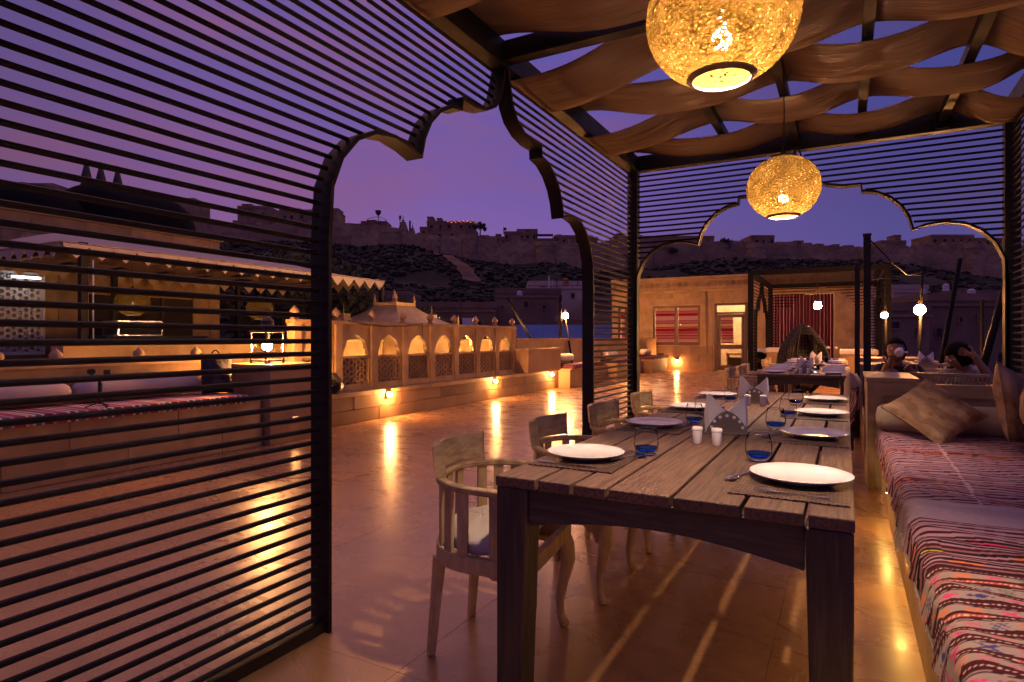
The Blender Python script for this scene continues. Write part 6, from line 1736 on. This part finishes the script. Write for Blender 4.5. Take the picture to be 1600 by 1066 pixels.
MB().box(1.02, .04, .95, 1.73, .046, 1.93).build('pane', M['pane'], d_); MB().box(1.02, .04, .20, 1.73, .046, .80).build('pane', M['pane'], d_)
MB().tube([(.96,-.03,1.0),(.96,-.03,1.16)], .012, 8).build('handle', M['steel'], d_, smooth=True)
MB().box(.90, .04, 2.13, 1.85, .046, 2.37).build('transom_pane', M['pane'], dr)
MB().box(-4.05, FY+.5, 1.0, -3.62, FY+.51, 2.0).build('inner_blind', M['curtain'], fbuild, world=True)
# things inside the room: counter and stool, a ceiling bulb
ct = thing('room_counter', 'low pale counter with a dark shelf seen through the glazed door', 'counter', (-3.5, 24.4, 0))
MB().box(-.5, -.2, .55, .6, .2, .62).build('top', M['interior'], ct)
for x in (-.45, .1, .55): MB().box(x-.03, -.18, 0, x+.03, .18, .549).build('leg', M['interior'], ct)
MB().box(-.4, -.15, .15, .05, .15, .45).build('shelf_box', M['iron'], ct)
for k, (x, lab, L_) in enumerate(((-6.9, 'ceiling bulb behind the two striped window blinds', 9000), (-3.3, 'ceiling bulb inside the room behind the glazed door', 2400), (-1.2, 'ceiling bulb behind the maroon drapes', 400))):
    t = thing('room_bulb', lab, 'ceiling lamp', (x, 24.9, 2.9), 0, 'ceiling bulbs inside the lit building')
    MB().tube([(0,0,-.25),(0,0,0)], .01, 6).build('cord', M['iron'], t)
    MB().ico((0,0,-.30), .06, 2).build('bulb', bulb('room_bulb_%d' % L_, (1,.56,.27), L_), t, smooth=True)
# maroon drapes as folds
b = MB(); n = 90
for i in range(n+1):
    x = -2.34+1.98*i/n; y = FY+.10+.035*math.sin(i*1.25)
    b.v += [(x, y, .36), (x, y, 2.68)]
for i in range(n): b.f.append((2*i, 2*i+2, 2*i+3, 2*i+1))
b.build('drape', M['drape'], fbuild, world=True, smooth=True)
pipe = MB().tube([(0,0,0),(0,0,2.0)], .03, 8).build('drain_pipe', M['stone_dark'], loc=(-4.47, FY-.06, .9), smooth=True, label='thin drain pipe between the striped window and the door', cat='pipe')
# air conditioner
acu = thing('air_conditioner', 'white outdoor air conditioner with round black fan by the door', 'air conditioner', (-2.30, 20.6, 0))
MB().box(-.42, -.16, .12, .42, .16, .86).build('casing', M['white'], acu, bevel=.015)
MB().lathe([(.27,0),(.28,.01),(.25,.018),(.24,.0),(.08,.0),(.07,.012),(0,.014)], (-.08, -.161, .49), 28, Matrix.Rotation(math.radians(90), 3, 'X')).build('fan_grille', M['nylon'], acu, smooth='a')
for k in range(9): MB().bar((-.08-.24, -.178, .27+.055*k), (-.08+.24, -.178, .27+.055*k), .006).build('grille_bar', M['iron'], acu)
for x in (-.3, .3): MB().box(x-.04, -.15, 0, x+.04, .15, .119).build('foot', M['iron'], acu)
# loudspeaker box on the wall base
wv = MB().box(-.12, -.03, -.07, .12, .0, .07).build('wall_vent', M['iron'], loc=(-6.15, FY-.045, .55), label='small dark vent box low on the far wall left of the foot light', cat='vent')

# ------------------------------------------------------------------ second pergola with louvred roof
P2 = thing('louvred_pergola', 'second black pergola with louvred roof by the far building', 'pergola', (-1.99, 15.5, 0))
QX0, QX1, QY0, QY1 = -1.99, .80, 15.5, 19.8
g2L = lambda a, z, t: (QX0+t, a, z); g2R = lambda a, z, t: (QX1+t, a, z)
cY = (QY0+QY1)/2
for x, y in ((QX0,QY0),(QX1,QY0),(QX0,QY1),(QX1,QY1)): MB().box(x-.06, y-.06, 0, x+.06, y+.06, 2.80).build('post', M['matt_black'], P2, world=True)
for bx in (MB().box(QX0+.06, QY0-.05, 2.68, QX1-.06, QY0+.05, 2.80), MB().box(QX0+.06, QY1-.05, 2.68, QX1-.06, QY1+.05, 2.80), MB().box(QX0-.05, QY0+.06, 2.68, QX0+.05, QY1-.06, 2.80), MB().box(QX1-.05, QY0+.06, 2.68, QX1+.05, QY1-.06, 2.80)): bx.build('beam', M['matt_black'], P2, world=True)
for k in range(19):
    y = QY0+.16+k*.225; MB().obox(((QX0+QX1)/2, y, 2.72), (QX1-QX0-.14, .04, .010), Matrix.Rotation(math.radians(0), 3, 'X')).build('roof_louvre', M['matt_black'], P2, world=True)
z = .1
while z < 2.66:
    w = halfw(z)*.98*.92+.02
    for gx in (g2L, g2R):
        for a0, a1 in ((QY0+.06, cY-w), (cY+w, QY1-.06)):
            if a1-a0 > .05: MB().tube([gx(a0, z, 0), gx(a1, z, 0)], .013, 5).build('slat', M['matt_black'], P2, world=True)
    for a0, a1 in ((QX0+.06, -.595-min(w, 1.2)), (-.595+min(w, 1.2), QX1-.06)):
        if a1-a0 > .05: MB().tube([(a0, QY1, z), (a1, QY1, z)], .013, 5).build('slat', M['matt_black'], P2, world=True)
    z += .085
HALF = [(u, z*.91) for u, z in HALF]
arch_band(P2, g2L, cY, s=.92, dep=.05, m=M['matt_black']); arch_band(P2, g2R, cY, s=.92, dep=.05, m=M['matt_black'])
# its bright bare pendant
pd = thing('pendant_bulb', 'very bright bare pendant bulb hanging in the second pergola', 'hanging lamp', (-.575, 15.75, 1.94))
MB().ico((0,0,0), .085, 2).build('bulb', bulb('pend_bulb', ORG, 850), pd, smooth=True)
MB().lathe([(.10,.09),(.03,.14),(.02,.16),(0,.16)], n=16).build('cap', M['iron'], pd, smooth='a')
MB().tube([(0,0,.16),(0,0,.74)], .006, 6).build('cord', M['iron'], pd)
# cocoon chair
cc = thing('cocoon_chair', 'drop-shaped black wicker cocoon chair with pointed top', 'cocoon chair', (-.80, 14.35, .05), math.radians(20))
prof = []
for j in range(17):
    t = j/16; z = 1.45*t; r = .58*math.sin(math.pi*min(1, (t*.92+.06)))**.75*(1-.25*t) if t < 1 else .0
    prof.append((max(r, .0), z))
strands = 44
for j in range(1, 47):
    t = j/47; f = t*16; i0 = int(f); q = f-i0; r = prof[i0][0]+(prof[i0+1][0]-prof[i0][0])*q; z = 1.45*t
    open_ = .9 if .12 < t < .72 else (.5 if t < .85 else 0)
    n = 26; a0 = -math.pi/2+open_; a1 = 3*math.pi/2-open_
    pts = [(r*math.cos(a0+(a1-a0)*k/n), r*.92*math.sin(a0+(a1-a0)*k/n), z) for k in range(n+1)]
    if j == 1: wk = MB()
    wk.tube(pts, .013, 4, cap=False)
for k in range(40):
    a = -math.pi/2+.5+(2*math.pi-1.0)*k/39
    pts = [(prof[i][0]*math.cos(a), prof[i][0]*.92*math.sin(a), prof[i][1]) for i in range(17) if (abs((a+math.pi/2)) > .9 or i > 12 or i < 2)]
    wk.tube(pts, .011, 4, cap=False)
wk.build('wicker_shell', M['wicker'], cc)
rib = MB()
for k in range(9):
    a = -math.pi/2+.9+(2*math.pi-1.8)*k/8; rib.tube([(prof[i][0]*1.01*math.cos(a), prof[i][0]*.93*math.sin(a), prof[i][1]) for i in range(17)], .014, 6)
rib.build('rib', M['wicker'], cc)
cu = pillow_mb(.7, .7, .18, seed=21); cu.v = [(v[0], v[2]*.9, v[1]+.22) for v in cu.v]; cu.build('seat_cushion', M['cushion'], cc, smooth=True)
MB().lathe([(.36,-.05),(.36,-.03),(.05,.0),(.05,.03)], n=24).build('stand', M['iron'], cc)
# padded seats by the drapes
for k, (x0, x1, y, lab) in enumerate(((-.10, .62, 16.6, 'low padded mattress seat right of the wicker cocoon chair'), (-1.9, -1.3, 18.4, 'low padded mattress seat left of the wicker cocoon chair'))):
    t = thing('padded_bench', lab, 'seat', ((x0+x1)/2, y, 0), 0, 'padded seats inside the second pergola')
    w = (x1-x0)/2
    MB().box(-w, -.5, 0, w, .5, .80).build('base', M['stone_dark'], t); MB().box(-w-.03, -.52, .801, w+.03, .5, .93).build('mattress', M['cushion'], t, bevel=.03)

# ------------------------------------------------------------------ masts, stays and lamps on the right
ms = thing('shade_mast', 'tall thick black steel mast behind the near daybed end', 'mast', (.225, 8.55, 0))
MB().box(-.04, -.04, 0, .04, .04, 2.43).build('mast_tube', M['metal'], ms)
MB().box(-.045, -.045, 2.431, .045, .045, 2.46).build('cap', M['metal'], ms)
MB().lathe([(.03,0),(.03,.02)], (0,-.045,2.36), 10).build('eye_ring', M['metal'], ms)
m2 = thing('slim_post', 'slimmer black post just left of the tall mast', 'post', (.12, 8.5, 0))
MB().box(-.028, -.028, 0, .028, .028, 2.10).build('tube', M['metal'], m2)
pole('dark pole leaning right beyond the bowing man', (1.0, 10.0, .0), (1.336, 10.0, 2.26), .028, 'leaning_pole')
pole('thicker dark pole leaning right near the right corner post', (1.40, 10.0, .0), (1.80, 10.0, 1.80), .045, 'leaning_pole')
pole('upright dark pole in the distance between the leaning poles', (2.2, 14.0, -1), (2.2, 14.0, 1.9), .03, 'upright_pole')
lamp_post('lamp post with bright bulb behind the woman, hung from a twisted bracket', (1.02, 12.0, 0), (1.10, 12.0, 2.25), 1300, .085, bulb_at=(1.054, 11.9, 1.655))
lamp_post('small lamp post left of the brighter one behind the woman', (.70, 14.2, 0), (.70, 14.2, 2.1), 1000, .06, bulb_at=(.66, 14.0, 1.64))
MB().tube([(0,0,0),(.3,.9,-.22),(.55,2.0,-.30),(.86,3.4,-.19)], .008, 6).build('stay_cable', M['matt_black'], loc=(.235, 8.6, 2.42), smooth=True, label='cable sagging from the mast top to the bracket lamp', cat='cable')
MB().tube([(0,0,0),(-.6,2.2,.1),(-1.0,4.5,.12),(-1.4,6.8,.30)], .007, 6).build('stay_cable', M['matt_black'], loc=(1.1, 12.0, 2.27), smooth=True, label='thin cable running from the bracket lamp to the second pergola', cat='cable')
cbl = MB().tube([(0,0,0),(0,.35,-.05),(0,.8,-.075),(0,1.3,-.065),(0,1.75,-.005),(0,1.76,-.30)], .006, 5).build('loose_cable', M['iron'], loc=(XA+.09, 6.55, 1.45), smooth=True, label='thin black cable sagging along the top of the arcade', cat='cable')
MB().tube([(0,0,0),(0,0,-.5),(.01,0,-1.2)], .012, 6).build('hanging_cable', M['white'], loc=(-9.34, 4.72, 2.3), smooth=True, label='pale cable hanging down the front canopy post', cat='cable')
# low wall on the right edge of the terrace
rw = thing('edge_wall', 'low dark sandstone wall along the right edge of the terrace', 'wall', (2.1, 0, 0))
MB().box(2.0, 3.0, 0, 2.25, 26, .55).build('wall', M['stone_dark'], rw, world=True)
